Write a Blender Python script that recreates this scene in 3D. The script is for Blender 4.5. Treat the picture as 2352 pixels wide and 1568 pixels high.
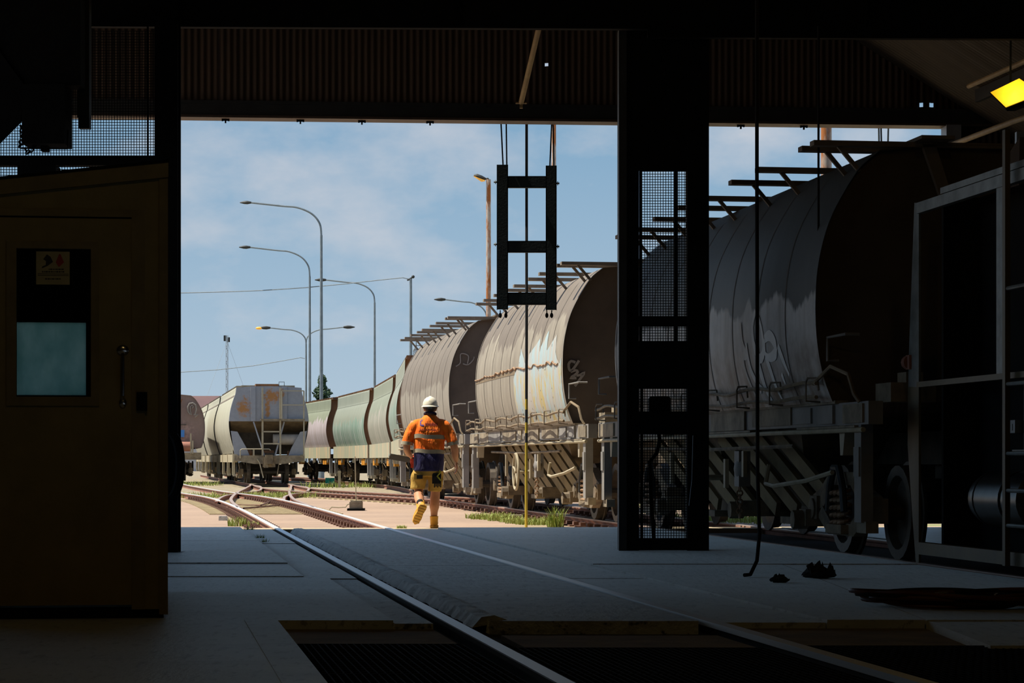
import bpy, math, random
from math import sin, cos, pi, radians, atan, sqrt
from mathutils import Vector, Matrix, Euler

for _o in list(bpy.data.objects):
    bpy.data.objects.remove(_o)
SC = bpy.context.scene
COL = SC.collection
random.seed(7)

# ------------------------------------------------------------------ camera
FPX, CX, HY, CAMZ = 5700.0, 1176.0, 1056.0, 0.89     # focal length in pixels, centre column, horizon row, eye height
cam = bpy.data.cameras.new('camera')
cam.sensor_width = 36.0
cam.lens = FPX / 2352.0 * 36.0
cam.shift_y = (HY - 784.0) / 2352.0
cam.clip_start, cam.clip_end = 0.1, 2000
camo = bpy.data.objects.new('camera', cam)
camo.location = (0, 0, CAMZ)
camo.rotation_euler = (pi / 2, 0, 0)
COL.objects.link(camo)
SC.camera = camo

# ------------------------------------------------------------------ exposure
SC.view_settings.view_transform = 'Standard'
SC.view_settings.look = 'None'
SC.view_settings.exposure = 0.12
SC.view_settings.gamma = 1.0
SC.view_settings.use_curve_mapping = False

# ------------------------------------------------------------------ sky
W = bpy.data.worlds.new('sky')
SC.world = W
W.use_nodes = True
nt = W.node_tree
nt.nodes.clear()
wo = nt.nodes.new('ShaderNodeOutputWorld')
bg = nt.nodes.new('ShaderNodeBackground')
tc = nt.nodes.new('ShaderNodeTexCoord')
sx = nt.nodes.new('ShaderNodeSeparateXYZ')
nt.links.new(tc.outputs['Generated'], sx.inputs[0])
rp = nt.nodes.new('ShaderNodeValToRGB')
els = rp.color_ramp.elements
els[0].position = 0.0
els[0].color = (0.43, 0.53, 0.62, 1)
els[1].position = 1.0
els[1].color = (0.09, 0.20, 0.42, 1)
for p_, c_ in ((0.06, (0.33, 0.46, 0.585, 1)), (0.13, (0.215, 0.37, 0.53, 1)), (0.4, (0.14, 0.28, 0.48, 1))):
    e_ = els.new(p_)
    e_.color = c_
nt.links.new(sx.outputs['Z'], rp.inputs[0])
mp = nt.nodes.new('ShaderNodeMapping')
mp.inputs['Scale'].default_value = (13, 13, 24)
mp.inputs['Location'].default_value = (3.1, 0.4, 1.7)
nt.links.new(tc.outputs['Generated'], mp.inputs[0])
nz = nt.nodes.new('ShaderNodeTexNoise')
nz.inputs['Scale'].default_value = 1.0
nz.inputs['Detail'].default_value = 6
nz.inputs['Roughness'].default_value = 0.55
nt.links.new(mp.outputs[0], nz.inputs['Vector'])
cr = nt.nodes.new('ShaderNodeMapRange')
cr.inputs['From Min'].default_value = 0.47
cr.inputs['From Max'].default_value = 0.74
cr.inputs['To Max'].default_value = 0.7
nt.links.new(nz.outputs[0], cr.inputs[0])
mx = nt.nodes.new('ShaderNodeMixRGB')
mx.inputs[2].default_value = (0.62, 0.61, 0.635, 1)
nt.links.new(cr.outputs[0], mx.inputs[0])
nt.links.new(rp.outputs[0], mx.inputs[1])
nt.links.new(mx.outputs[0], bg.inputs[0])
bg.inputs[1].default_value = 1.0
nt.links.new(bg.outputs[0], wo.inputs[0])

# ------------------------------------------------------------------ sun
sun = bpy.data.lights.new('sun', 'SUN')
sun.energy = 7.0
sun.angle = radians(0.6)
sun.color = (1.0, 0.93, 0.80)
suno = bpy.data.objects.new('sun', sun)
SUNDIR = Vector((-0.46, -0.012, 0.89)).normalized()
suno.rotation_euler = SUNDIR.to_track_quat('Z', 'Y').to_euler()
suno.location = (-20, 40, 40)
COL.objects.link(suno)

# ------------------------------------------------------------------ pixel to place
def P(px, py, d):
    return Vector(((px - CX) / FPX * d, d, CAMZ + (HY - py) / FPX * d))
def G(px, py, z=0.0):
    d = (CAMZ - z) * FPX / (py - HY)
    return Vector(((px - CX) / FPX * d, d, z))

SL = 0.146                       # lateral drift of the tracks per metre of depth
TA = atan(SL)                    # heading of tracks (rotation about z)
TC, TS = cos(TA), sin(TA)
T1X, T2X = 2.39, 7.41            # centre lines at depth 0

# ------------------------------------------------------------------ mesh helpers
class MB:
    def __init__(s):
        s.v, s.f = [], []
    def add(s, vs, fs):
        o = len(s.v)
        s.v.extend([tuple(v) for v in vs])
        s.f.extend([tuple(i + o for i in f) for f in fs])
        return s
    def box(s, x0, x1, y0, y1, z0, z1, M=None):
        vs = [Vector((x, y, z)) for x in (x0, x1) for y in (y0, y1) for z in (z0, z1)]
        if M is not None:
            vs = [M @ v for v in vs]
        return s.add(vs, [(0, 1, 3, 2), (4, 6, 7, 5), (0, 4, 5, 1), (2, 3, 7, 6), (0, 2, 6, 4), (1, 5, 7, 3)])
    def bar(s, p0, p1, w, h, up=(0, 0, 1)):
        p0, p1 = Vector(p0), Vector(p1)
        d = (p1 - p0).normalized()
        u = Vector(up)
        if abs(d.dot(u)) > 0.98:
            u = Vector((0, 1, 0))
        a = d.cross(u).normalized() * (w / 2)
        b = a.cross(d).normalized() * (h / 2)
        vs = [p + i * a + j * b for p in (p0, p1) for i, j in ((-1, -1), (1, -1), (1, 1), (-1, 1))]
        return s.add(vs, [(0, 1, 2, 3), (7, 6, 5, 4), (0, 4, 5, 1), (1, 5, 6, 2), (2, 6, 7, 3), (3, 7, 4, 0)])
    def tube(s, pts, r, n=8, closed=False, flat=None):
        pts = [Vector(p) for p in pts]
        m = len(pts)
        rs = r if isinstance(r, (list, tuple)) else [r] * m
        prev = None
        rings = []
        for i in range(m):
            if closed:
                d = pts[(i + 1) % m] - pts[i - 1]
            else:
                d = pts[min(i + 1, m - 1)] - pts[max(i - 1, 0)]
            d.normalize()
            if prev is None:
                u = Vector((0, 0, 1)) if abs(d.z) < 0.9 else Vector((1, 0, 0))
                a = d.cross(u).normalized()
            else:
                a = (prev - d * prev.dot(d)).normalized()
            prev = a
            b = d.cross(a)
            rr = rs[i]
            ra, rb = rr if isinstance(rr, (list, tuple)) else (rr, rr)
            rings.append([pts[i] + a * (ra * cos(2 * pi * k / n)) + b * (rb * sin(2 * pi * k / n)) for k in range(n)])
        return s.loft(rings, cap=not closed, loop=closed)
    def loft(s, rings, cap=True, loop=False, ringclosed=True):
        n = len(rings[0])
        m = len(rings)
        vs = [v for r in rings for v in r]
        fs = []
        for i in range(m if loop else m - 1):
            j = (i + 1) % m
            for k in range(n if ringclosed else n - 1):
                l = (k + 1) % n
                fs.append((i * n + k, i * n + l, j * n + l, j * n + k))
        if cap and not loop:
            fs.append(tuple(range(n - 1, -1, -1)))
            fs.append(tuple((m - 1) * n + k for k in range(n)))
        return s.add(vs, fs)
    def cyl(s, p0, p1, r, n=14, r1=None):
        return s.tube([p0, p1], [r, r if r1 is None else r1], n)
    def ring(s, c, axis, R, r, n=24, m=6):
        c = Vector(c)
        ax = Vector(axis).normalized()
        u = ax.orthogonal().normalized()
        w = ax.cross(u)
        return s.tube([c + u * (R * cos(2 * pi * k / n)) + w * (R * sin(2 * pi * k / n)) for k in range(n)], r, m, closed=True)
    def prism(s, poly, axis, a0, a1):
        """poly: 2D points; extruded along axis ('x','y','z')"""
        def mk(p, a):
            return {'x': (a, p[0], p[1]), 'y': (p[0], a, p[1]), 'z': (p[0], p[1], a)}[axis]
        n = len(poly)
        vs = [mk(p, a0) for p in poly] + [mk(p, a1) for p in poly]
        fs = [tuple(range(n - 1, -1, -1)), tuple(range(n, 2 * n))]
        fs += [(i, (i + 1) % n, n + (i + 1) % n, n + i) for i in range(n)]
        return s.add(vs, fs)
    def ball(s, c, r, n=12, m=8):
        c = Vector(c)
        rx, ry, rz = r if isinstance(r, (list, tuple)) else (r, r, r)
        rings = []
        for i in range(m + 1):
            t = -pi / 2 + pi * i / m
            t = max(-1.5, min(1.5, t))
            rings.append([c + Vector((rx * cos(t) * cos(2 * pi * k / n), ry * cos(t) * sin(2 * pi * k / n), rz * sin(t))) for k in range(n)])
        return s.loft(rings)
    def helix(s, c, R, r, h, turns, n=10, m=5):
        c = Vector(c)
        k = int(turns * n)
        return s.tube([c + Vector((R * cos(2 * pi * i / n), R * sin(2 * pi * i / n), h * i / k)) for i in range(k + 1)], r, m)
    def mesh(s, name):
        me = bpy.data.meshes.new(name)
        me.from_pydata(s.v, [], s.f)
        me.validate()
        return me
    def build(s, name, mat, parent=None, smooth=False, loc=None, rotz=None, fix=True):
        me = s.mesh(name)
        if fix:
            import bmesh
            b = bmesh.new()
            b.from_mesh(me)
            bmesh.ops.recalc_face_normals(b, faces=b.faces)
            b.to_mesh(me)
            b.free()
        if smooth:
            me.polygons.foreach_set('use_smooth', [True] * len(me.polygons))
            if smooth != 'all':
                try:
                    me.set_sharp_from_angle(angle=radians(40))
                except Exception:
                    pass
        if mat:
            me.materials.append(mat)
        return link(name, me, parent, loc, rotz)

def link(name, me, parent=None, loc=None, rotz=None):
    o = bpy.data.objects.new(name, me)
    COL.objects.link(o)
    if parent is not None:
        o.parent = parent
    if loc is not None:
        o.location = loc
    if rotz is not None:
        o.rotation_euler = (0, 0, rotz)
    return o

def tag(o, label=None, cat=None, group=None, kind=None):
    if label: o['label'] = label
    if cat: o['category'] = cat
    if group: o['group'] = group
    if kind: o['kind'] = kind
    return o

def thing(name, label, cat, loc=(0, 0, 0), rotz=0.0, group=None):
    o = bpy.data.objects.new(name, None)
    o.empty_display_size = 0.2
    COL.objects.link(o)
    o.location = loc
    o.rotation_euler = (0, 0, rotz)
    return tag(o, label, cat, group)

def struct(name, loc=(0, 0, 0), rotz=0.0):
    o = bpy.data.objects.new(name, None)
    COL.objects.link(o)
    o.location = loc
    o.rotation_euler = (0, 0, rotz)
    o['kind'] = 'structure'
    return o

def copy_tree(o, parent=None):
    c = o.copy()
    COL.objects.link(c)
    c.parent = parent
    for ch in [x for x in KIDS(o)]:
        copy_tree(ch, c)
    return c
def KIDS(o):
    return [x for x in COL.objects if x.parent == o]

def bake(o, voxel=None, smooth_it=0, sub=0):
    """turn rough overlapping volumes into one continuous surface"""
    if voxel:
        m = o.modifiers.new('r', 'REMESH')
        m.mode = 'VOXEL'
        m.voxel_size = voxel
    if smooth_it:
        m = o.modifiers.new('s', 'SMOOTH')
        m.factor = 0.5
        m.iterations = smooth_it
    dg = bpy.context.evaluated_depsgraph_get()
    dg.update()
    me = bpy.data.meshes.new_from_object(o.evaluated_get(dg))
    o.modifiers.clear()
    old = o.data
    mats = list(old.materials)
    o.data = me
    if not len(me.materials):
        for k in mats:
            me.materials.append(k)
    me.polygons.foreach_set('use_smooth', [True] * len(me.polygons))
    return o

# ------------------------------------------------------------------ materials
def nodes_of(name):
    m = bpy.data.materials.new(name)
    m.use_nodes = True
    t = m.node_tree
    b = t.nodes['Principled BSDF']
    return m, t, b
def lk(t, a, b):
    t.links.new(a, b)
def noise(t, vec, scale, detail=4, rough=0.55, stretch=None, loc=None):
    if stretch or loc:
        mpn = t.nodes.new('ShaderNodeMapping')
        if stretch: mpn.inputs['Scale'].default_value = stretch
        if loc: mpn.inputs['Location'].default_value = loc
        lk(t, vec, mpn.inputs[0])
        vec = mpn.outputs[0]
    n = t.nodes.new('ShaderNodeTexNoise')
    n.inputs['Scale'].default_value = scale
    n.inputs['Detail'].default_value = detail
    n.inputs['Roughness'].default_value = rough
    lk(t, vec, n.inputs['Vector'])
    return n.outputs[0]
def mrange(t, v, a, b, c=0.0, d=1.0):
    n = t.nodes.new('ShaderNodeMapRange')
    lk(t, v, n.inputs[0])
    for k, x in zip((1, 2, 3, 4), (a, b, c, d)):
        n.inputs[k].default_value = x
    return n.outputs[0]
def mixc(t, f, a, b):
    n = t.nodes.new('ShaderNodeMixRGB')
    for i, x in enumerate((f, a, b)):
        if isinstance(x, (int, float)):
            n.inputs[i].default_value = x
        elif isinstance(x, (tuple, list)):
            n.inputs[i].default_value = (*x[:3], 1)
        else:
            lk(t, x, n.inputs[i])
    return n.outputs[0]
def mth(t, op, a, b=0.0):
    n = t.nodes.new('ShaderNodeMath')
    n.operation = op
    for i, x in enumerate((a, b)):
        if isinstance(x, (int, float)):
            n.inputs[i].default_value = x
        else:
            lk(t, x, n.inputs[i])
    return n.outputs[0]
def bump(t, b, h, strength=0.3, dist=0.02):
    n = t.nodes.new('ShaderNodeBump')
    n.inputs['Strength'].default_value = strength
    n.inputs['Distance'].default_value = dist
    lk(t, h, n.inputs['Height'])
    lk(t, n.outputs[0], b.inputs['Normal'])
def M(name, c1, c2=None, rough=0.6, metal=0.0, scale=4.0, bmp=0.0, bscale=None, stretch=None, lo=0.35, hi=0.65, spec=None):
    m, t, b = nodes_of(name)
    if c2 is None:
        c2 = tuple(x * 0.72 for x in c1)
    co = t.nodes.new('ShaderNodeTexCoord').outputs['Object']
    n = noise(t, co, scale, 5, 0.6, stretch)
    lk(t, mixc(t, mrange(t, n, lo, hi), c1, c2), b.inputs['Base Color'])
    b.inputs['Roughness'].default_value = rough
    b.inputs['Metallic'].default_value = metal
    if spec is not None:
        b.inputs['Specular IOR Level'].default_value = spec
    if bmp:
        bump(t, b, noise(t, co, bscale or scale * 6, 4, 0.6, stretch), bmp)
    return m

MT = {}
MT['concrete_plain'] = M('concrete_plain', (0.58, 0.61, 0.60), (0.42, 0.45, 0.44), 0.42, 0, 1.6, 0.25, 40)
def dusty_floor(name, c1, c2, scale, speck, sscale, rough, bmp):
    """worn dusty floor: blotches, dark specks, dust sheen at low angles"""
    m, t, b = nodes_of(name)
    co = t.nodes.new('ShaderNodeTexCoord').outputs['Object']
    n = noise(t, co, scale, 5, .6)
    s = noise(t, co, sscale, 3, .6, (1, .22, 1))
    c = mixc(t, mrange(t, n, .35, .65), c1, c2)
    c = mixc(t, mrange(t, s, .56, .66, 0, speck), c, (0.03, 0.03, 0.028))  # dark grain, with the shade of small bumps put into the colour
    st = noise(t, co, 1.3, 4, .6, (.5, 3.0, 1))
    c = mixc(t, mrange(t, st, .55, .8, 0, .35), c, (0.08, 0.08, 0.07))
    lk(t, c, b.inputs['Base Color'])
    b.inputs['Roughness'].default_value = rough
    b.inputs['Specular IOR Level'].default_value = 0.8
    b.inputs['Sheen Weight'].default_value = 0.7
    b.inputs['Sheen Roughness'].default_value = 0.4
    b.inputs['Sheen Tint'].default_value = (0.9, 0.95, 0.95, 1)
    bump(t, b, s, bmp, .02)
    return m
MT['concrete'] = dusty_floor('concrete', (0.58, 0.61, 0.60), (0.44, 0.47, 0.46), 1.2, .5, 22, .5, .25)
MT['asphalt'] = dusty_floor('asphalt', (0.46, 0.48, 0.47), (0.24, 0.25, 0.25), 4, .95, 15, .55, .8)
MT['dirt_dark'] = M('bedding', (0.025, 0.022, 0.018), (0.012, 0.011, 0.01), 0.95, 0, 6, 0.5)
MT['sand'] = M('sandy_strip', (0.24, 0.19, 0.10), (0.15, 0.12, 0.07), 0.85, 0, 3, 0.4, 40)
MT['rail_steel'] = M('polished_rail', (0.80, 0.82, 0.84), (0.66, 0.67, 0.68), 0.40, 0.85, 3, 0.06, 30, (8, .3, 1))
MT['rust_rail'] = M('rusty_rail', (0.33, 0.155, 0.105), (0.24, 0.11, 0.075), 0.75, 0.1, 5, 0.2)
MT['rust'] = M('rust', (0.30, 0.13, 0.05), (0.13, 0.065, 0.035), 0.85, 0, 5, 0.3)
MT['chair'] = M('rusty_fastening', (0.20, 0.105, 0.07), (0.11, 0.055, 0.04), 0.85, 0, 8, 0.3)
MT['sleeper_pale'] = M('pale_sleeper', (0.58, 0.48, 0.27), (0.42, 0.34, 0.19), 0.85, 0, 4, 0.3)
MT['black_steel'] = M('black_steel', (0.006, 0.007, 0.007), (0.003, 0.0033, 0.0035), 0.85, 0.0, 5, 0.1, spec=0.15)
MT['dark_steel'] = M('dark_steel', (0.024, 0.028, 0.028), (0.012, 0.014, 0.014), 0.6, 0.0, 4, 0.1)
MT['grey_steel'] = M('grey_steel', (0.24, 0.27, 0.27), (0.12, 0.135, 0.13), 0.45, 0.3, 4, 0.1)
MT['mast'] = M('pale_mast_steel', (0.42, 0.47, 0.52), (0.36, 0.41, 0.46), 0.6)
MT['galv'] = M('galvanised_steel', (0.33, 0.35, 0.37), (0.24, 0.26, 0.28), 0.5, 0.4, 3)
MT['pole_grey'] = M('lamp_post_grey', (0.20, 0.25, 0.29), (0.15, 0.19, 0.22), 0.6, 0.0, 3)
MT['green_black'] = M('dark_green_steel', (0.014, 0.026, 0.027), (0.009, 0.015, 0.016), 0.6, 0.0, 6, 0.1)
MT['brown_clad'] = M('brown_cladding', (0.085, 0.052, 0.031), (0.05, 0.033, 0.021), 0.6, 0, 1.2, 0.1, 20, (4, 4, .4))
MT['roof_clad'] = M('roof_cladding', (0.06, 0.045, 0.026), (0.04, 0.03, 0.02), 0.55, 0.1, 1.2)
MT['black_wall'] = M('sooty_wall', (0.03, 0.027, 0.023), (0.018, 0.016, 0.014), 0.85, 0, 1.5)
MT['yellow_pipe'] = M('ochre_paint', (0.42, 0.30, 0.13), (0.30, 0.2, 0.09), 0.6, 0, 5)
MT['booth'] = M('booth_olive_paint', (0.25, 0.20, 0.075), (0.18, 0.145, 0.055), 0.6, 0, 2.2, 0.1, 30)
MT['booth_trim'] = M('booth_trim_paint', (0.22, 0.175, 0.07), (0.15, 0.12, 0.05), 0.6, 0, 4)
MT['chrome'] = M('chrome', (0.6, 0.6, 0.6), (0.5, 0.5, 0.5), 0.2, 1.0, 3)
MT['paper'] = M('sign_yellow_paper', (0.40, 0.36, 0.20), (0.33, 0.30, 0.17), 0.7, 0, 8)
MT['ink'] = M('black_ink', (0.012, 0.012, 0.012), None, 0.6)
MT['red_ink'] = M('red_ink', (0.35, 0.02, 0.02), None, 0.6)
MT['wagon_tan'] = M('dusty_underframe', (0.32, 0.265, 0.185), (0.16, 0.13, 0.09), 0.8, 0, 4, 0.3, 20)
MT['wagon_plate'] = M('sill_plate_grey', (0.27, 0.255, 0.235), (0.19, 0.18, 0.165), 0.7, 0, 3, 0.1)
MT['wagon_plate2'] = M('sill_plate_cream', (0.42, 0.37, 0.27), (0.33, 0.29, 0.21), 0.7, 0, 3, 0.1)
MT['wagon_plate3'] = M('sill_plate_brown', (0.22, 0.18, 0.14), (0.15, 0.125, 0.10), 0.7, 0, 3, 0.1)
MT['underside'] = M('dark_underside', (0.075, 0.058, 0.04), (0.035, 0.028, 0.02), 0.85, 0, 4, 0.3)
MT['hopper_brown'] = M('hopper_chute', (0.16, 0.115, 0.065), (0.085, 0.06, 0.036), 0.85, 0, 3, 0.2)
MT['rib_tan'] = M('chute_rib', (0.29, 0.22, 0.11), (0.19, 0.145, 0.075), 0.8, 0, 3, 0.2)
MT['cream'] = M('cream_paint', (0.42, 0.365, 0.25), (0.32, 0.27, 0.17), 0.7, 0, 5)
MT['wagon_end'] = M('dark_brown_end', (0.12, 0.09, 0.068), (0.075, 0.056, 0.043), 0.75, 0, 1.2, 0.1, 12)
MT['seam'] = M('weld_seam', (0.10, 0.085, 0.07), (0.06, 0.05, 0.04), 0.8)
MT['roof_bar'] = M('roof_bar', (0.23, 0.19, 0.145), (0.15, 0.12, 0.09), 0.8, 0, 5)
MT['pipe_tan'] = M('brake_pipe', (0.28, 0.21, 0.125), (0.15, 0.11, 0.065), 0.7, 0, 9)
MT['rust_weld'] = M('rusty_weld', (0.38, 0.25, 0.15), (0.22, 0.13, 0.075), 0.8, 0, 12)
MT['spray_white'] = M('white_spray_paint', (0.88, 0.87, 0.84), (0.78, 0.77, 0.75), 0.7, 0, 3)
MT['spray_thin'] = M('thin_grey_spray', (0.30, 0.27, 0.25), (0.22, 0.2, 0.18), 0.7, 0, 3)
MT['orange'] = M('wagon_orange_box', (0.70, 0.30, 0.02), (0.55, 0.22, 0.02), 0.6)
MT['teal'] = M('teal_indicator', (0.01, 0.42, 0.27), (0.01, 0.34, 0.22), 0.5)
MT['white_tank'] = M('white_reservoir', (0.46, 0.43, 0.40), (0.36, 0.33, 0.30), 0.6, 0, 3)
MT['red_tank'] = M('red_oxide_reservoir', (0.36, 0.15, 0.10), (0.24, 0.10, 0.07), 0.7, 0, 3)
MT['glass_dark'] = M('tinted_glass', (0.02, 0.03, 0.035), None, 0.15)
MT['grass'] = M('grass_blade', (0.20, 0.30, 0.04), (0.33, 0.34, 0.08), 0.7, 0, 9)
MT['leaf'] = M('tree_leaf', (0.035, 0.085, 0.03), (0.02, 0.05, 0.02), 0.7, 0, 3)
MT['bark'] = M('bark', (0.12, 0.09, 0.06), None, 0.9)
MT['maroon'] = M('maroon_roof', (0.13, 0.065, 0.06), (0.10, 0.05, 0.05), 0.7, 0, .3)
MT['white_wall'] = M('pale_wall', (0.5, 0.5, 0.52), (0.4, 0.4, 0.42), 0.7)
MT['skin'] = M('skin', (0.62, 0.30, 0.155), (0.52, 0.23, 0.115), 0.6, 0, 6)
MT['hair'] = M('dark_hair', (0.045, 0.03, 0.02), None, 0.8)
MT['helmet'] = M('white_helmet', (0.80, 0.74, 0.60), (0.72, 0.65, 0.5), 0.4)
MT['navy'] = M('navy_cloth', (0.012, 0.010, 0.06), (0.008, 0.007, 0.04), 0.85, 0, 10)
MT['reflective'] = M('reflective_tape', (0.42, 0.37, 0.26), (0.34, 0.29, 0.2), 0.5, 0, 15)
MT['khaki'] = M('khaki_cloth', (0.52, 0.32, 0.06), (0.42, 0.25, 0.045), 0.85, 0, 9, 0.3, 30)
MT['boot'] = M('tan_boot', (0.80, 0.40, 0.04), (0.66, 0.31, 0.03), 0.7, 0, 10)
MT['sole'] = M('boot_sole', (0.70, 0.36, 0.06), (0.52, 0.26, 0.04), 0.8, 0, 20)
MT['black_cloth'] = M('black_cloth', (0.012, 0.012, 0.014), None, 0.9)
MT['red_cloth'] = M('red_pouch', (0.70, 0.07, 0.02), (0.55, 0.05, 0.02), 0.8)
MT['logo_blue'] = M('logo_blue', (0.10, 0.06, 0.28), None, 0.8)
MT['logo_dark'] = M('logo_print', (0.30, 0.03, 0.01), None, 0.8)
MT['yellow_paint'] = M('yellow_paint', (0.55, 0.40, 0.03), (0.42, 0.30, 0.03), 0.6, 0, 8)
MT['concrete_block'] = M('concrete_block', (0.46, 0.41, 0.32), (0.36, 0.32, 0.25), 0.9, 0, 6, 0.3)
MT['rubber'] = M('rubber_hose', (0.012, 0.011, 0.01), None, 0.75, spec=0.2)
MT['red_hose'] = M('red_rubber_hose', (0.13, 0.03, 0.015), (0.09, 0.025, 0.012), 0.5)

def shirt_material():
    m, t, b = nodes_of('orange_hivis_cloth')
    co = t.nodes.new('ShaderNodeTexCoord').outputs['Object']
    s = t.nodes.new('ShaderNodeSeparateXYZ')
    lk(t, co, s.inputs[0])
    n = noise(t, co, 9, 3)
    org = mixc(t, mrange(t, n, .35, .65), (1.0, 0.22, 0.008), (1.0, 0.16, 0.004))
    navy = mixc(t, mrange(t, n, .35, .65), (0.018, 0.014, 0.085), (0.012, 0.010, 0.055))
    lk(t, mixc(t, mth(t, 'GREATER_THAN', s.outputs['Z'], 1.03), navy, org), b.inputs['Base Color'])
    b.inputs['Roughness'].default_value = 0.85
    bump(t, b, noise(t, co, 14, 3, .5, (1.6, 1, .5)), 0.7, 0.03)
    return m
MT['shirt'] = shirt_material()

def striped():
    m, t, b = nodes_of('yellow_black_stripes')
    co = t.nodes.new('ShaderNodeTexCoord').outputs['Object']
    s = t.nodes.new('ShaderNodeSeparateXYZ')
    lk(t, co, s.inputs[0])
    z = s.outputs['Z']
    st = mth(t, 'GREATER_THAN', mth(t, 'FRACT', mth(t, 'MULTIPLY', z, 3.2)), 0.45)
    st = mth(t, 'MAXIMUM', mth(t, 'GREATER_THAN', z, 1.75), st)
    st = mth(t, 'MULTIPLY', st, mth(t, 'GREATER_THAN', z, 1.12))
    lk(t, mixc(t, st, (0.5, 0.36, 0.03), (0.02, 0.02, 0.02)), b.inputs['Base Color'])
    b.inputs['Roughness'].default_value = 0.55
    return m
MT['striped'] = striped()

def wagon_side(name, up, low, zb, amp, streak, bottom=None, seed=0.0, mot=0.35):
    """dusty side sheeting: darker above, wiped paler below a ragged line, streaked downward"""
    m, t, b = nodes_of(name)
    co = t.nodes.new('ShaderNodeTexCoord').outputs['Object']
    s = t.nodes.new('ShaderNodeSeparateXYZ')
    lk(t, co, s.inputs[0])
    z = s.outputs['Z']
    n1 = noise(t, co, 1.6, 2, .4, (0.02, 1.0, 0.12), (seed, seed, 0))
    n2 = noise(t, co, 6.0, 3, .5, (0.02, 1.0, 0.10), (seed, seed, 0))
    edge = mth(t, 'ADD', mth(t, 'MULTIPLY', mth(t, 'SUBTRACT', n1, .5), amp), mth(t, 'MULTIPLY', mth(t, 'SUBTRACT', n2, .5), amp * .5))
    f = mrange(t, mth(t, 'SUBTRACT', mth(t, 'ADD', z, edge), zb), -0.02, 0.03)
    st = noise(t, co, 5.0, 4, .6, (0.05, 1.0, 0.08), (seed + 5, 0, 0))
    fine = noise(t, co, 3.0, 5, .6)
    lowc = mixc(t, mrange(t, st, .45, .68), low, streak)
    if bottom:
        lowc = mixc(t, mth(t, 'MULTIPLY', mrange(t, z, 2.15, 1.6), mrange(t, fine, .3, .7)), lowc, bottom)
    upc = mixc(t, mrange(t, st, .4, .75, 0, .5), up, tuple(x * 1.35 for x in up))
    c = mixc(t, f, lowc, upc)
    c = mixc(t, mrange(t, fine, .45, .8, 0, mot), c, tuple(x * .6 for x in up))
    lk(t, c, b.inputs['Base Color'])
    b.inputs['Roughness'].default_value = 0.6
    return m
MT['side_a'] = wagon_side('taupe_side_wiped', (0.18, 0.148, 0.115), (0.285, 0.25, 0.195), 2.85, 0.8, (0.36, 0.32, 0.25), None, 0.0)
MT['side_b'] = wagon_side('taupe_side_wiped_low', (0.185, 0.155, 0.122), (0.285, 0.255, 0.205), 2.38, 0.6, (0.31, 0.28, 0.23), None, 3.0)
MT['side_c'] = wagon_side('cool_shade_side_rust_foot', (0.06, 0.07, 0.073), (0.54, 0.55, 0.55), 2.35, 0.5, (0.36, 0.35, 0.335), (0.17, 0.11, 0.06), 7.0)  # taupe sheeting; the cool indoor shade is put into its colour
MT['side_green'] = wagon_side('faded_green_side', (0.24, 0.26, 0.195), (0.28, 0.28, 0.225), 2.45, 1.0, (0.46, 0.42, 0.36), None, 11.0, .2)
MT['side_green2'] = wagon_side('faded_green_teal_side', (0.26, 0.28, 0.225), (0.17, 0.265, 0.205), 2.35, 1.0, (0.42, 0.44, 0.41), None, 15.0, .2)
MT['side_green3'] = wagon_side('faded_green_white_side', (0.23, 0.25, 0.175), (0.40, 0.34, 0.345), 2.6, 0.9, (0.52, 0.47, 0.52), None, 19.0, .2)
MT['skirt_green'] = wagon_side('streaked_skirt', (0.5, 0.4, 0.25), (0.34, 0.36, 0.26), 3.0, 0.2, (0.62, 0.42, 0.26), None, 23.0, .1)
MT['side_cream'] = wagon_side('cream_hopper_side', (0.40, 0.39, 0.30), (0.40, 0.385, 0.31), 2.5, 0.3, (0.47, 0.45, 0.35), (0.22, 0.20, 0.15), 27.0, .1)

def rust_blotch(name, base, rust, spots, dirt=0.0):
    m, t, b = nodes_of(name)
    co = t.nodes.new('ShaderNodeTexCoord').outputs['Object']
    s = t.nodes.new('ShaderNodeSeparateXYZ')
    lk(t, co, s.inputs[0])
    n = noise(t, co, 7, 6, .7)
    tot = None
    for (x, z, rx, rz) in spots:
        dx = mth(t, 'DIVIDE', mth(t, 'SUBTRACT', s.outputs['X'], x), rx)
        dz = mth(t, 'DIVIDE', mth(t, 'SUBTRACT', s.outputs['Z'], z), rz)
        d = mth(t, 'ADD', mth(t, 'MULTIPLY', dx, dx), mth(t, 'MULTIPLY', dz, dz))
        f = mrange(t, mth(t, 'ADD', d, mth(t, 'MULTIPLY', n, 4.0)), 2.9, 2.1)
        tot = f if tot is None else mth(t, 'MAXIMUM', tot, f)
    bc = mixc(t, mrange(t, n, .35, .7), base, tuple(x * .85 for x in base))
    lk(t, mixc(t, tot, bc, rust) if tot is not None else bc, b.inputs['Base Color'])
    b.inputs['Roughness'].default_value = 0.65
    return m
MT['grey_end'] = rust_blotch('grey_blue_end_rust', (0.30, 0.32, 0.37), (0.36, 0.17, 0.055), [(-0.95, 2.85, .32, .45), (0.08, 3.25, .38, .32), (-0.05, 2.8, .12, .4), (.45, 3.3, .15, .3)])
MT['brown_end'] = rust_blotch('dusky_brown_end', (0.24, 0.165, 0.15), (0.36, 0.24, 0.22), [(0.3, 2.1, .8, .5)])

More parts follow.
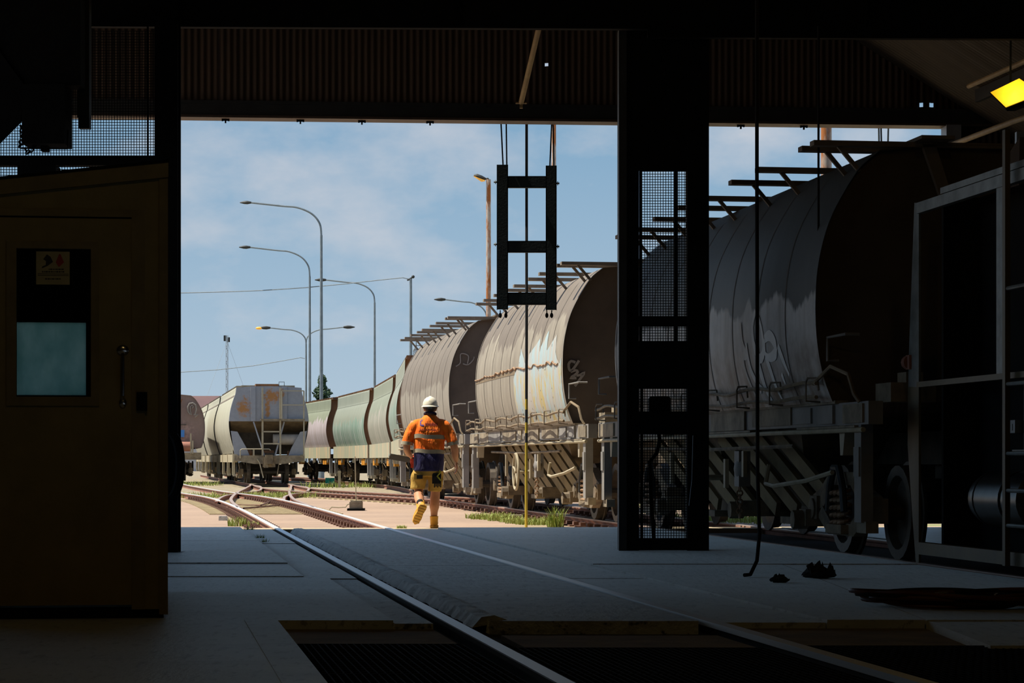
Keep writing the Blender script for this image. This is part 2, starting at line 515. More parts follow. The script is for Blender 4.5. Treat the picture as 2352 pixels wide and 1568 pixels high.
def graffiti_paint():
    m, t, b = nodes_of('pale_blue_yellow_spray')
    co = t.nodes.new('ShaderNodeTexCoord').outputs['Object']
    s = t.nodes.new('ShaderNodeSeparateXYZ')
    lk(t, co, s.inputs[0])
    n = noise(t, co, 4, 4, .6, (.1, 1.2, .35))
    n2 = noise(t, co, 3, 5, .65, (.1, 1.4, .7), (4, 2, 1))
    c = mixc(t, mrange(t, n, .42, .58), (0.46, 0.43, 0.38), (0.38, 0.50, 0.53))
    yz = mth(t, 'MULTIPLY', mrange(t, s.outputs['Z'], 2.28, 2.1), mrange(t, n2, .50, .58))
    c = mixc(t, mth(t, 'MULTIPLY', yz, 0.85), c, (0.52, 0.39, 0.10))
    c = mixc(t, mrange(t, noise(t, co, 7, 4, .6, (.1, 1, .3)), .56, .66, 0, .8), c, (0.40, 0.36, 0.30))
    lk(t, c, b.inputs['Base Color'])
    b.inputs['Roughness'].default_value = 0.6
    return m
MT['graffiti'] = graffiti_paint()

def rusty_pole():
    m, t, b = nodes_of('rust_flaked_pole')
    co = t.nodes.new('ShaderNodeTexCoord').outputs['Object']
    n = noise(t, co, 2.2, 5, .65, (2, 2, .6))
    c = mixc(t, mrange(t, n, .44, .56), (0.46, 0.40, 0.34), (0.36, 0.12, 0.025))
    lk(t, c, b.inputs['Base Color'])
    b.inputs['Roughness'].default_value = 0.8
    return m
MT['rusty_pole'] = rusty_pole()

def ground_material():
    m, t, b = nodes_of('sandy_yard_ground')
    co = t.nodes.new('ShaderNodeTexCoord').outputs['Object']
    s = t.nodes.new('ShaderNodeSeparateXYZ')
    lk(t, co, s.inputs[0])
    n = noise(t, co, .5, 5, .6)
    n2 = noise(t, co, 14, 4, .7)
    c = mixc(t, mrange(t, n, .35, .65), (0.355, 0.245, 0.175), (0.275, 0.188, 0.138))
    c = mixc(t, mrange(t, n2, .4, .75, 0, .6), c, (0.42, 0.31, 0.215))
    far = mrange(t, mth(t, 'ADD', s.outputs['Y'], mth(t, 'MULTIPLY', n, 9)), 68, 74)
    grv = mixc(t, mrange(t, noise(t, co, 5, 5, .8), .38, .62), (0.38, 0.31, 0.20), (0.16, 0.13, 0.09))
    c = mixc(t, far, c, grv)
    gr = mth(t, 'MULTIPLY', mrange(t, noise(t, co, .22, 3, .5, None, (5, 3, 0)), .52, .6), mrange(t, s.outputs['X'], -1.0, 3.0))
    c = mixc(t, mth(t, 'MULTIPLY', gr, .8), c, (0.17, 0.24, 0.05))
    lk(t, c, b.inputs['Base Color'])
    b.inputs['Roughness'].default_value = 0.9
    bump(t, b, n2, .25, .03)
    return m
MT['ground'] = ground_material()

def emit(name, c, s):
    m, t, b = nodes_of(name)
    b.inputs['Base Color'].default_value = (*c, 1)
    b.inputs['Emission Color'].default_value = (*c, 1)
    b.inputs['Emission Strength'].default_value = s
    return m
MT['sodium'] = emit('sodium_lamp_glass', (1.0, 0.58, 0.02), 0.5)
MT['amber_day'] = emit('amber_lamp_bowl', (0.9, 0.45, 0.06), 0.25)

def frosted():
    m, t, b = nodes_of('dusty_window_glass')
    t.nodes.remove(b)
    out = t.nodes['Material Output']
    co = t.nodes.new('ShaderNodeTexCoord').outputs['Object']
    n = noise(t, co, 7, 5, .65, (1, 1, .6))
    tr = t.nodes.new('ShaderNodeBsdfTranslucent')
    lk(t, mixc(t, mrange(t, n, .3, .7), (0.80, 0.97, 0.92), (0.5, 0.74, 0.70)), tr.inputs[0])
    lk(t, tr.outputs[0], out.inputs[0])
    return m
MT['frosted'] = frosted()
def clear():
    m, t, b = nodes_of('clear_window_glass')
    t.nodes.remove(b)
    out = t.nodes['Material Output']
    a = t.nodes.new('ShaderNodeBsdfTransparent')
    a.inputs[0].default_value = (0.85, 0.9, 0.9, 1)
    g = t.nodes.new('ShaderNodeBsdfGlossy')
    g.inputs['Roughness'].default_value = 0.05
    x = t.nodes.new('ShaderNodeMixShader')
    x.inputs[0].default_value = 0.05
    lk(t, a.outputs[0], x.inputs[1])
    lk(t, g.outputs[0], x.inputs[2])
    lk(t, x.outputs[0], out.inputs[0])
    return m
MT['clear'] = clear()
# =================================================================== SETTING
def t1x(off, y):                 # world x of a line parallel to track one
    return T1X + off / TC - SL * y
def wally(x):                    # depth of the shed's front wall line
    return 32.15 + 0.085 * (x + 4.32)
GZ = -0.13                       # yard level below rail top

# ---- yard ground
g = MB()
ys = [30.0, 36, 45, 60, 80, 110, 160, 260, 500, 900]
for i in range(len(ys) - 1):
    a, b_ = ys[i], ys[i + 1]
    wa, wb = 40 + a, 40 + b_
    g.add([(-wa, a, GZ), (wa, a, GZ), (wb, b_, GZ), (-wb, b_, GZ)], [(0, 1, 2, 3)])
g.add([(-90, -40, GZ), (-9.0, -40, GZ), (-9.0, 30, GZ), (-90, 30, GZ)], [(0, 1, 2, 3)])
g.add([(13.5, -40, GZ), (90, -40, GZ), (90, 30, GZ), (13.5, 30, GZ)], [(0, 1, 2, 3)])
ground = g.build('ground', MT['ground'])
ground['kind'] = 'structure'

# ---- sloping concrete apron just outside the door
a_ = MB()
xs = [-12, -4.2, 0.0, 3.0, 8]
for i in range(4):
    x0, x1 = xs[i], xs[i + 1]
    y0, y1 = wally(x0), wally(x1)
    a_.add([(x0, y0, -.012), (x1, y1, -.012), (x1, y1 + 1.35, -.03), (x0, y0 + 1.35, -.03),
            (x1, y1 + 1.8, GZ - .02), (x0, y0 + 1.8, GZ - .02), (x0, y0, GZ - .02), (x1, y1, GZ - .02)],
           [(0, 1, 2, 3), (3, 2, 4, 5), (6, 7, 1, 0)])
MT['apron'] = M('apron_concrete', (0.50, 0.40, 0.26), (0.43, 0.33, 0.21), 0.85, 0, 2, .2, 30)
ap = a_.build('apron', MT['apron'])
ap['kind'] = 'structure'

# ---- shed floor: bedding with slabs, strips and panels lying on it
floor = MB().box(-14, 16, -12.5, 33.4, -.30, -.09)
# bedding is cut away over the pit, so build it from four boxes
fb = MB()
fb.box(-14, 16, 13.1, 31.6, -.30, -.08)
fb.box(-14, -0.4, -12.5, 13.1, -.30, -.08)
floor = fb.build('floor', MT['dirt_dark'])
floor['kind'] = 'structure'
def slab(name, pts, z0, z1, mat, jit=0.004):
    dz = random.uniform(-jit, jit)
    me = MB().prism([(p[0], p[1]) for p in pts], 'z', z0, z1 + dz)
    return me.build(name, mat, floor)
GAP = 0.009
def run(off0, off1, y0, y1, z1, mat, name='slab', wall=False, x0=None, x1=None, z0=-.08):
    """slab between two lines parallel to the track and two depths; x0/x1 override the lines with fixed x"""
    f0 = (lambda y: x0) if x0 is not None else (lambda y: t1x(off0, y))
    f1 = (lambda y: x1) if x1 is not None else (lambda y: t1x(off1, y))
    def far(f):
        if not wall: return y1
        y = 32.0
        for _ in range(6): y = wally(f(y))
        return y
    g2 = GAP / 2
    ya, yb = far(f0), far(f1)
    e = 0 if wall else g2
    return slab(name, [(f0(y0 + g2) + g2, y0 + g2), (f1(y0 + g2) - g2, y0 + g2), (f1(yb - e) - g2, yb - e), (f0(ya - e) + g2, ya - e)], z0, z1, mat)
MT['concrete_b'] = dusty_floor('concrete_worn', (0.62, 0.65, 0.64), (0.50, 0.53, 0.52), .9, .5, 18, .48, .25)
LE, RE = -1.20, 1.36
yj = [13.8, 18.9, 21.1, 26.8]
# left of the track
for k in range(4):
    y0 = yj[k]; y1 = yj[k + 1] if k < 3 else 0
    ex = {'wall': k == 3}
    mt = MT['concrete_b'] if k % 2 else MT['concrete']
    if k == 0:
        run(0, -1.02, y0, y1, 0, mt, x0=-8.5, **ex)
    elif k == 3:
        run(0, LE, y0, y1, .024, mt, x0=-9.5, **ex)
    else:
        run(0, LE, y0, y1, .009 * k, mt, x0=-9.0, **ex)
# shoulders and infill along the track
for k in range(4):
    y0 = yj[k]; y1 = yj[k + 1] if k < 3 else 0
    if k > 0:
        run(LE, -0.80, y0, y1, -.012, MT['concrete'], 'shoulder', wall=k == 3)
    else:
        run(-1.02, -0.80, y0, y1, -.02, MT['asphalt'], 'shoulder')
    run(-0.50, 0.66, y0, y1, -.004, MT['asphalt'], 'infill_panel', wall=k == 3)
    run(0.78, RE, y0, y1, -.010, MT['concrete'], 'shoulder', wall=k == 3)
# broken bitumen lip beside the left rail's flangeway
lip = MB()
n = 150
ringA = []
for i in range(n + 1):
    y = 13.9 + (wally(-2.7) - 14.1) * i / n
    w = 0.10 + 0.05 * random.random()
    c = t1x(-0.50, y)
    h = 0.004 + 0.018 * random.random()
    ringA.append([Vector((c - w * .45 - .02, y, -.05)), Vector((c - w * .2, y, h * .5)), Vector((c + w * .35, y, h)), Vector((c + w, y, -.01))])
lip.loft(ringA, cap=True, ringclosed=True)
lip.build('bitumen_lip', MT['asphalt'], floor, fix=False)
# right of the track
run(RE, 0, yj[0], 21.1, 0, MT['concrete'], x1=2.3)
run(RE, 4.1, 21.1, 0, .012, MT['concrete_b'], wall=True)
slab('slab', [(2.31, 13.81), (t1x(4.1, 13.81), 13.81), (t1x(4.1, 17.0), 17.0), (2.31, 17.0)], -.08, 0, MT['concrete'])
slab('slab', [(2.31, 17.015), (t1x(4.1, 17.0), 17.015), (t1x(4.1, 21.09), 21.09), (2.31, 21.09)], -.08, 0, MT['concrete_b'])
run(4.45, 5.55, 13.8, 0, -.07, MT['dirt_dark'], 'infill_panel', wall=True, z0=-.09)
run(5.9, 0, 13.8, 0, 0, MT['concrete'], x1=9.0, wall=True)
# near edge: sunken sandy strips and pit coping
run(0, -1.83, -12, 11.0, 0, MT['concrete'], x0=-8)
run(0, -1.83, 11.0, 13.8, 0, MT['concrete_b'], x0=-8)
run(-1.850, -1.66, -12, 13.8, .008, MT['concrete'], 'coping')
run(-1.66, -0.80, 12.45, 13.8, -.055, MT['sand'], 'strip')
run(-0.50, 0.66, 12.2, 13.35, -.055, MT['sand'], 'strip')
run(0.78, 0, 12.1, 13.8, -.05, MT['sand'], 'strip', x1=2.3)
run(0, 0, 12.0, 13.8, -.004, MT['concrete'], x0=2.31, x1=6.2)
run(3.2, 0, -12, 12.0, -.004, MT['concrete'], x1=12)
# pit walls and bottom
pit = MB()
pit.box(-2.2, 6, -12, 13.0, -1.35, -1.25)
pit.box(-2.2, 6, 12.9, 13.1, -1.3, -.2)
pit.build('pit', MT['dirt_dark'], floor)
# grating panels over the pit
def grating(off0, off1, y0, y1, z):
    m_ = MB()
    w = (off1 - off0)
    nx = int(w / 0.035)
    for i in range(nx + 1):
        o_ = off0 + w * i / nx
        m_.bar((t1x(o_, y0), y0, z - .015), (t1x(o_, y1), y1, z - .015), .006, .03)
    ny = int((y1 - y0) / 0.10)
    for j in range(ny + 1):
        y = y0 + (y1 - y0) * j / ny
        m_.bar((t1x(off0, y), y, z - .006), (t1x(off1, y), y, z - .006), .008, .012)
    o = m_.build('grating_panel', MT['black_steel'], floor)
    o['kind'] = 'stuff'
for (o0, o1, z_) in ((-1.64, -0.82, -.03), (-0.62, 0.62, -.03), (0.82, 1.9, -.02), (1.93, 3.15, -.02)):
    for (y0, y1) in ((9.0, 10.68), (10.7, 12.18 if o0 > -1 else 12.43)):
        grating(o0, o1, y0, y1, z_)
# timber bearers that carry the rails over the pit
for o_ in (-0.7175, 0.7175):
    bm_ = MB()
    bm_.bar((t1x(o_, -11), -11, -.30), (t1x(o_, 13), 13, -.30), .2, .24)
    bm_.build('bearer', MT['black_steel'], floor)

# ---- rails
def rail_mesh(pts, rusty_profile=True):
    prof = [(-.036, 0), (.036, 0), (.036, -.03), (.010, -.042), (.009, -.125), (.068, -.138), (.068, -.15), (-.068, -.15), (-.068, -.138), (-.009, -.125), (-.010, -.042), (-.036, -.03)]
    rings = []
    for i, p in enumerate(pts):
        d = (Vector(pts[min(i + 1, len(pts) - 1)]) - Vector(pts[max(i - 1, 0)])).normalized()
        nrm = Vector((d.y, -d.x, 0))
        rings.append([Vector(p) + nrm * a + Vector((0, 0, z)) for a, z in prof])
    return MB().loft(rings)
def smooth_line(pts, step=1.0):
    """Catmull-Rom through points"""
    out = []
    P_ = [Vector(p) for p in pts]
    for i in range(len(P_) - 1):
        p0 = P_[max(i - 1, 0)]; p1 = P_[i]; p2 = P_[i + 1]; p3 = P_[min(i + 2, len(P_) - 1)]
        k = max(2, int((p2 - p1).length / step))
        for j in range(k):
            t = j / k
            out.append(0.5 * ((2 * p1) + (p2 - p0) * t + (2 * p0 - 5 * p1 + 4 * p2 - p3) * t * t + (3 * p1 - p0 - 3 * p2 + p3) * t ** 3))
    out.append(P_[-1])
    return out
def offset_line(pts, o):
    r = []
    for i, p in enumerate(pts):
        d = (pts[min(i + 1, len(pts) - 1)] - pts[max(i - 1, 0)]).normalized()
        r.append(p + Vector((d.y, -d.x, 0)) * o)
    return r
def railmat(shiny_top, zcut=-.012, r1=(0.33, 0.15, 0.10), r2=(0.22, 0.10, 0.07), met=.6, rg=.5):
    m, t, b = nodes_of('rail_rust_with_worn_head')
    ge = t.nodes.new('ShaderNodeNewGeometry')
    s = t.nodes.new('ShaderNodeSeparateXYZ')
    co = t.nodes.new('ShaderNodeTexCoord').outputs['Object']
    s2 = t.nodes.new('ShaderNodeSeparateXYZ')
    lk(t, co, s2.inputs[0])
    f = mth(t, 'GREATER_THAN', s2.outputs['Z'], zcut)
    n = noise(t, co, 6, 4)
    rust = mixc(t, mrange(t, n, .35, .65), r1, r2)
    lk(t, mixc(t, f, rust, shiny_top), b.inputs['Base Color'])
    lk(t, mth(t, 'MULTIPLY', f, met), b.inputs['Metallic'])
    lk(t, mrange(t, f, 0, 1, .8, rg), b.inputs['Roughness'])
    return m
MT['rail'] = railmat((0.74, 0.73, 0.71))
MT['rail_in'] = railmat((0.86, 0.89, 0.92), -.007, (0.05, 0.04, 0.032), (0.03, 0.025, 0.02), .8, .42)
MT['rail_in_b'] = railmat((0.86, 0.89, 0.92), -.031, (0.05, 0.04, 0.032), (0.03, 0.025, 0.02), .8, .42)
MT['rail_dull'] = railmat((0.48, 0.36, 0.30))
chair_mesh = MB().box(-.24, .24, -.10, .10, -.17, -.105).box(-.17, -.075, -.07, .07, -.105, -.055).box(.075, .17, -.07, .07, -.105, -.055).mesh('rail_chair')
chair_mesh.materials.append(MT['chair'])
sleeper_mesh = MB().box(-1.25, 1.25, -.11, .11, -.25, -.112).mesh('sleeper')
sleeper_mesh.materials.append(MT['sleeper_pale'])
def track(label, centre, y_near, y_far, mat, sleepers=False, step=1.0, split=False):
    """track = two rails, fastenings between two depths, sleepers"""
    tr = thing('railway_track', label, 'railway track', (0, 0, 0))
    line = smooth_line([(x, y, 0) for y, x in centre], step)
    for o_ in (-.7175, .7175):
        ol = offset_line(line, o_)
        if split:
            k_ = min(range(len(ol)), key=lambda i: abs(ol[i].y - wally(ol[i].x)))
            cut = ol[k_].copy()
            cut.x += SL * (cut.y - wally(cut.x)) / 1.0
            cut.y = wally(cut.x)
            rail_mesh([p for p in ol if p.y < cut.y - .05] + [cut]).build('rail', MT['rail_in' if o_ < 0 else 'rail_in_b'], tr, smooth=True)
            rail_mesh([cut + Vector((-.004 * SL, .004, 0))] + [p for p in ol if p.y > cut.y + .05]).build('rail', mat, tr, smooth=True)
        else:
            rail_mesh(ol).build('rail', mat, tr, smooth=True)
    # walk along
    acc = 0.0
    nxt = 0.0
    for i in range(len(line) - 1):
        p, q = line[i], line[i + 1]
        L = (q - p).length
        while nxt <= acc + L:
            c = p + (q - p) * ((nxt - acc) / L)
            nxt += 0.6
            if not (y_near <= c.y <= y_far):
                continue
            ang = math.atan2(-(q - p).x, (q - p).y)
            nn = Vector((cos(ang), sin(ang), 0))
            for o_ in (-.7175, .7175):
                link('rail_chair', chair_mesh, tr, c + nn * o_, ang)
            if sleepers and sleepers[0] <= c.y <= sleepers[1]:
                link('sleeper', sleeper_mesh, tr, c, ang)
        acc += L
    return tr
def lin(cx, y): return cx - SL * y
tr1 = track('polished pair of rails running from the foreground pit out through the big doorway',
            [(-11, lin(T1X, -11)), (10, lin(T1X, 10)), (30, lin(T1X, 30)), (44, lin(T1X, 44)), (54, -5.6), (61, -6.85), (67, -8.15), (73, -9.4), (91, -12.75), (107, -15.2), (130, -18.8)], 34.2, 64, MT['rail'], split=True, sleepers=(46.5, 64))
tr2 = track('rusty rails under the taupe hopper wagons beside the lattice pillar',
            [(-11, lin(T2X, -11)), (20, lin(T2X, 20)), (45, lin(T2X, 45)), (61.5, -1.5), (74.5, -2.3), (88.3, -3.73), (102, -6), (115, -8.6), (140, -14.2)], 34.4, 66, MT['rail_dull'])
tr3 = track('curved branch rails leading to the cream hopper wagons with the grey end',
            [(47, lin(T1X, 47) + .02), (54, -5.38), (60, -6.05), (70, -7.0), (80, -7.85), (93, -9.1), (107, -11.3), (150, -18.1)], 0, 0, MT['rail_dull'])
tr4 = track('rusty crossover rails on pale sleepers behind the walking man',
            [(53, lin(T2X, 53)), (57, -1.15), (63, -2.95), (70, -5.1), (77, -6.8), (84, -7.9), (91, -8.8)], 55.5, 76, MT['rail_dull'], sleepers=(0, 99))
# check rails with bent ends beside the crossing
def check_rail(pts, label):
    o = rail_mesh(smooth_line([(p.x, p.y, -.01) for p in pts], .4)).build('check_rail', MT['rail_dull'], None, smooth=True)
    tag(o, label, 'rail')
check_rail([G(497, 1150), G(505, 1142), G(520, 1136), G(545, 1132.5)], 'short bent check rail inside the left curve of the doorway track')
check_rail([G(652, 1148), G(654, 1139), G(672, 1133), G(706, 1129.5)], 'short rusty check rail with curled tip right of the doorway track')
check_rail([G(578, 1112), G(596, 1115), G(600, 1121), G(590, 1126), G(560, 1129)], 'hooked check rail in front of the grey-ended hopper wagon')
check_rail([G(668, 1112.5), G(700, 1116), G(709, 1121), G(706, 1126)], 'hooked check rail beside the wheel of the grey-ended wagon')
# point rods across the doorway track
pr = thing('point_rod', 'pair of thin switch rods lying across between the doorway rails', 'switch rod')
MB().tube([G(520, 1165, -.08), G(560, 1167, -.08), G(640, 1160, -.08)], .02, 6).build('rod', MT['chair'], pr)
MB().tube([G(518, 1158, -.08), G(600, 1160, -.08), G(622, 1151, -.08)], .02, 6).build('rod', MT['chair'], pr)

# ---- front wall (doorway wall)
WA = atan(0.085)
WO = Vector((-4.32, 32.15, 0))
wf = struct('wall_front', WO, WA)
LZ = 5.34                        # underside of the lintel
MB().box(-9, 15, .0, .28, LZ + .02, LZ + .17).build('lintel', MT['dark_steel'], wf)
MB().box(-9, 15, -.04, .30, LZ - .012, LZ + .02).build('lintel_flange', MT['brown_clad'], wf)
MB().box(-9, 15, -.03, .03, LZ + .17, LZ + .21).build('lintel_flange', MT['dark_steel'], wf)
def corr(x0, x1, z0, z1, y, name, mat, parent, per=0.085, amp=.011, holes=()):
    n = max(4, int((x1 - x0) / per * 6))
    zs = [z0, z1]
    for (hx, hz, s) in holes:
        zs += [hz - s, hz + s]
    zs.sort()
    vs = []
    for z in zs:
        for i in range(n + 1):
            x = x0 + (x1 - x0) * i / n
            vs.append((x, y + amp * sin(2 * pi * x / per), z))
    fs = []
    for j in range(len(zs) - 1):
        for i in range(n):
            xm = x0 + (x1 - x0) * (i + .5) / n
            zm = (zs[j] + zs[j + 1]) / 2
            if any(abs(xm - hx) < s and abs(zm - hz) < s for (hx, hz, s) in holes):
                continue
            fs.append((j * (n + 1) + i, j * (n + 1) + i + 1, (j + 1) * (n + 1) + i + 1, (j + 1) * (n + 1) + i))
    return MB().add(vs, fs).build(name, mat, parent, smooth='all', fix=False)
holes = [(4.80, 6.09, .02), (9.82, 5.62, .028), (9.96, 5.62, .028)]
k = 0
x = -8.6
while x < 12.4:
    hs = [h for h in holes if x < h[0] < x + .76]
    corr(x, x + .775, LZ + .2, 8.45, .10 + .006 * (k % 2), 'cladding_sheet', MT['brown_clad'], wf, holes=hs)
    x += .76
    k += 1
# bays of the same wall beside the doorway (full height)
x = 10.33
while x < 14.5:
    corr(x, x + .775, -.05, LZ + .2, .12, 'cladding_sheet', MT['brown_clad'], wf)
    x += .76
MB().box(10.12, 10.32, -.06, .22, -.05, LZ).build('jamb', MT['galv'], wf)
MB().box(-9, -4.6, .05, .15, -.05, LZ).build('side_panel', MT['black_wall'], wf)
# roller clips under the lintel
def clip(px, d=32.3):
    c = P(px, 273, d)
    lx = (c - WO).x * cos(WA) + (c - WO).y * sin(WA)
    m_ = MB()
    m_.box(lx - .035, lx + .035, .10, .13, LZ - .035, LZ - .015)
    m_.box(lx - .05, lx - .03, .10, .13, LZ - .04, LZ)
    m_.box(lx + .03, lx + .05, .10, .13, LZ - .04, LZ)
    m_.box(lx - .01, lx + .01, .10, .13, LZ - .065, LZ)
    m_.build('roller_clip', MT['black_steel'], wf)
for px in (518, 690, 832, 990, 1720, 1870):
    clip(px)

# ---- portal frame and other walls
def wallbox(name, p0, p1, z0, z1, th, mat):
    o = MB().bar((p0[0], p0[1], (z0 + z1) / 2), (p1[0], p1[1], (z0 + z1) / 2), th, z1 - z0).build(name, mat)
    o['kind'] = 'structure'
    return o
wlx = lambda y: -9.3 + SL * (33.0 - y) * .75
# left wall: open bay behind the booth, solid elsewhere
wls = struct('wall_left')
def wl_piece(y0, y1, z0, z1, th=.15, nm='wall_panel', mt='black_wall'):
    MB().bar((wlx(y0), y0, (z0 + z1) / 2), (wlx(y1), y1, (z0 + z1) / 2), th, z1 - z0).build(nm, MT[mt], wls)
wl_piece(-12, 15.5, -.1, 7.4)
wl_piece(31.6, 33.0, -.1, 7.4)
wl_piece(15.5, 31.6, 5.5, 7.4)
wl_piece(15.5, 31.6, -.1, 1.3)
for y in (15.6, 23.4, 31.5):
    wl_piece(y - .12, y + .12, 1.3, 5.5, .24, 'post', 'black_steel')
# unseen sheet added outside the open bay to keep direct sun out
MB().add([(wlx(15) - .05, 15, 5.75), (wlx(32) - .05, 32, 5.75), (wlx(32) - 1.9, 32, 5.45), (wlx(15) - 1.9, 15, 5.45),
          (wlx(15) - .05, 15, 5.80), (wlx(32) - .05, 32, 5.80), (wlx(32) - 1.9, 32, 5.50), (wlx(15) - 1.9, 15, 5.50)],
         [(3, 2, 1, 0), (4, 5, 6, 7), (0, 1, 5, 4), (1, 2, 6, 5), (2, 3, 7, 6), (3, 0, 4, 7)]).build('sun_baffle', MT['roof_clad'], wls)
wallbox('wall_right', (6.9, 33.2), (13.4, -12), -.05, 7.4, .15, MT['black_wall'])
wallbox('wall_back', (-6, -12), (15, -12), -.3, 8.6, .15, MT['black_wall'])
# roof: corrugated sheeting, gable over the aisles
def rz(x, y):
    q_ = x + SL * (y - 32)
    return 8.4 - (.6 * (q_ - 1.5) if q_ > 1.5 else .25 * (1.5 - q_))
for q0, q1 in ((1.5, 7.6), (1.5, -10.2)):
    n = 1900
    vs, fs = [], []
    for i in range(n + 1):
        t = i / n
        for q_ in (q0, q1):
            y1_ = 32.3
            for _ in range(4):
                y1_ = wally(q_ - SL * (y1_ - 32)) + .16
            y = -12.2 + (y1_ + 12.2) * t
            x = q_ - SL * (y - 32)
            vs.append((x, y, rz(x, y) + .02 * sin(2 * pi * t * 450)))
    for i in range(n):
        fs.append((2 * i, 2 * i + 1, 2 * i + 3, 2 * i + 2))
    o = MB().add(vs, fs).build('ceiling', MT['roof_clad'], None, smooth='all', fix=False)
    o['kind'] = 'structure'
# roof purlins
pur = struct('trim_1')
for q_ in (-7, -4.5, -2, 3.2, 4.6, 6.0):
    ends = [(q_ - SL * (y - 32), y) for y in (-11, 32.0)]
    MB().bar((*ends[0], rz(*ends[0]) - .12), (*ends[1], rz(*ends[1]) - .12), .06, .16).build('purlin', MT['dark_steel'], pur)

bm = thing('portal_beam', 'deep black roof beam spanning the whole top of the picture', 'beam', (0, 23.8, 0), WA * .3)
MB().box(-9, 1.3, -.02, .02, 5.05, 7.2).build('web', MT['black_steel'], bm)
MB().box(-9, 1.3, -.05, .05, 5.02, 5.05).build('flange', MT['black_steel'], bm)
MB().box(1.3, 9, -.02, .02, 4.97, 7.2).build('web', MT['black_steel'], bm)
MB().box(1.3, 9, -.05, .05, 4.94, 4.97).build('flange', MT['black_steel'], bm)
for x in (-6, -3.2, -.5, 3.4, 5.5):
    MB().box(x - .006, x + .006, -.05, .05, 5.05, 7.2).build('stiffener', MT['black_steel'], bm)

# left column (H section) with hose hanging on it
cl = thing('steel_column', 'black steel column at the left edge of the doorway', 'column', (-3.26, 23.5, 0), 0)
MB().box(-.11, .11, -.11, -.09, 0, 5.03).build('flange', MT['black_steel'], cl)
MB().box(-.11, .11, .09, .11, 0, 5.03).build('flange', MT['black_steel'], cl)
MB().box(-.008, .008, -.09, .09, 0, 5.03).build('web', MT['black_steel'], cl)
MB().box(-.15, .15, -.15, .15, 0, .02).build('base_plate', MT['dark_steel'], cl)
hb = MB()
for k in range(5):
    c = Vector((-3.26 + .03, 23.24 + .02 * k, 0.84))
    hb.tube([c + Vector((.10 * cos(a) + .01 * k, 0, .30 * sin(a))) for a in [2 * pi * j / 20 for j in range(20)]], .022, 6, closed=True)
hk = hb.build('hose_coil', MT['rubber'], None, smooth=True)
tag(hk, 'black hose coil hanging on the column left of the doorway', 'hose')

# lattice pillar right of the doorway
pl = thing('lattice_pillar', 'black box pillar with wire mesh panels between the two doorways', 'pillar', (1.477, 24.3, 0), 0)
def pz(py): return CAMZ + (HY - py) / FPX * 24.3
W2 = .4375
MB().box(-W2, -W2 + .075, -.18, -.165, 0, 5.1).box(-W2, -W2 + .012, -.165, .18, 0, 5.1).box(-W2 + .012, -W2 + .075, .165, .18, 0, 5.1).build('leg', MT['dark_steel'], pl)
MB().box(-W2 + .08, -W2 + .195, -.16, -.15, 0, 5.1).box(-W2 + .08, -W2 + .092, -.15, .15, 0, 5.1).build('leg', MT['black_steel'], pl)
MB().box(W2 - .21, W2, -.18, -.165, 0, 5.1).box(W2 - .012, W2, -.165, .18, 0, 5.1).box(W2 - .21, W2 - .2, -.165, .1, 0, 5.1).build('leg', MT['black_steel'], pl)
for (a, b_) in ((397, -60), (752, 728), (893, 785), (1262, 1235)):
    MB().box(-W2 + .19, W2 - .2, -.165, -.15, max(0.0, pz(a)), pz(b_)).build('cross_plate', MT['black_steel'], pl)
MB().box(-W2 + .19, W2 - .2, -.165, -.15, pz(985) - .05, pz(945)).build('cross_plate', MT['black_steel'], pl)
def mesh_panel(x0, x1, z0, z1, y, cell, r, parent, name='wire_mesh', mat=None):
    m_ = MB()
    n = max(2, round((x1 - x0) / cell))
    for i in range(n + 1):
        x = x0 + (x1 - x0) * i / n
        m_.box(x - r, x + r, y - r, y + r, z0, z1)
    n = max(2, round((z1 - z0) / cell))
    for i in range(n + 1):
        z = z0 + (z1 - z0) * i / n
        m_.box(x0, x1, y + r, y + 3 * r, z - r, z + r)
    o = m_.build(name, mat or MT['black_steel'], parent, fix=False)
    o['kind'] = 'stuff'
    return o
mesh_panel(-W2 + .2, W2 - .21, pz(785), pz(397), -.14, .0262, .0032, pl)
mesh_panel(-W2 + .2, W2 - .21, pz(1235), pz(893), -.14, .0262, .0032, pl)
MB().box(.005 + .10, .005 + .135, -.12, -.09, pz(785), pz(397)).build('inner_bar', MT['black_steel'], pl)
MB().box(-W2 + .205, -W2 + .225, -.12, -.1, pz(785), pz(397)).build('inner_bar', MT['black_steel'], pl)
MB().box(-W2 + .21, -W2 + .24, -.12, -.1, pz(1235), pz(893)).build('inner_bar', MT['black_steel'], pl)
mo = MB().prism([(-.14, pz(985)), (.07, pz(985)), (.07, pz(915)), (.05, pz(910)), (-.12, pz(910)), (-.14, pz(916))], 'y', -.1, .12)
mo.build('motor_box', MT['black_steel'], pl)
MB().tube([(-.05, -.02, pz(985)), (-.03, -.02, pz(1010)), (-.06, -.02, pz(1040)), (-.13, -.03, pz(1060)), (-.12, -.03, pz(1130)), (-.09, -.03, pz(1235))], .02, 7).build('conduit', MT['black_steel'], pl, smooth=True)
MB().tube([(.28, -.2, pz(1000)), (.27, -.21, pz(1100)), (.24, -.22, pz(1160))], .004, 5).build('cable', MT['galv'], pl)

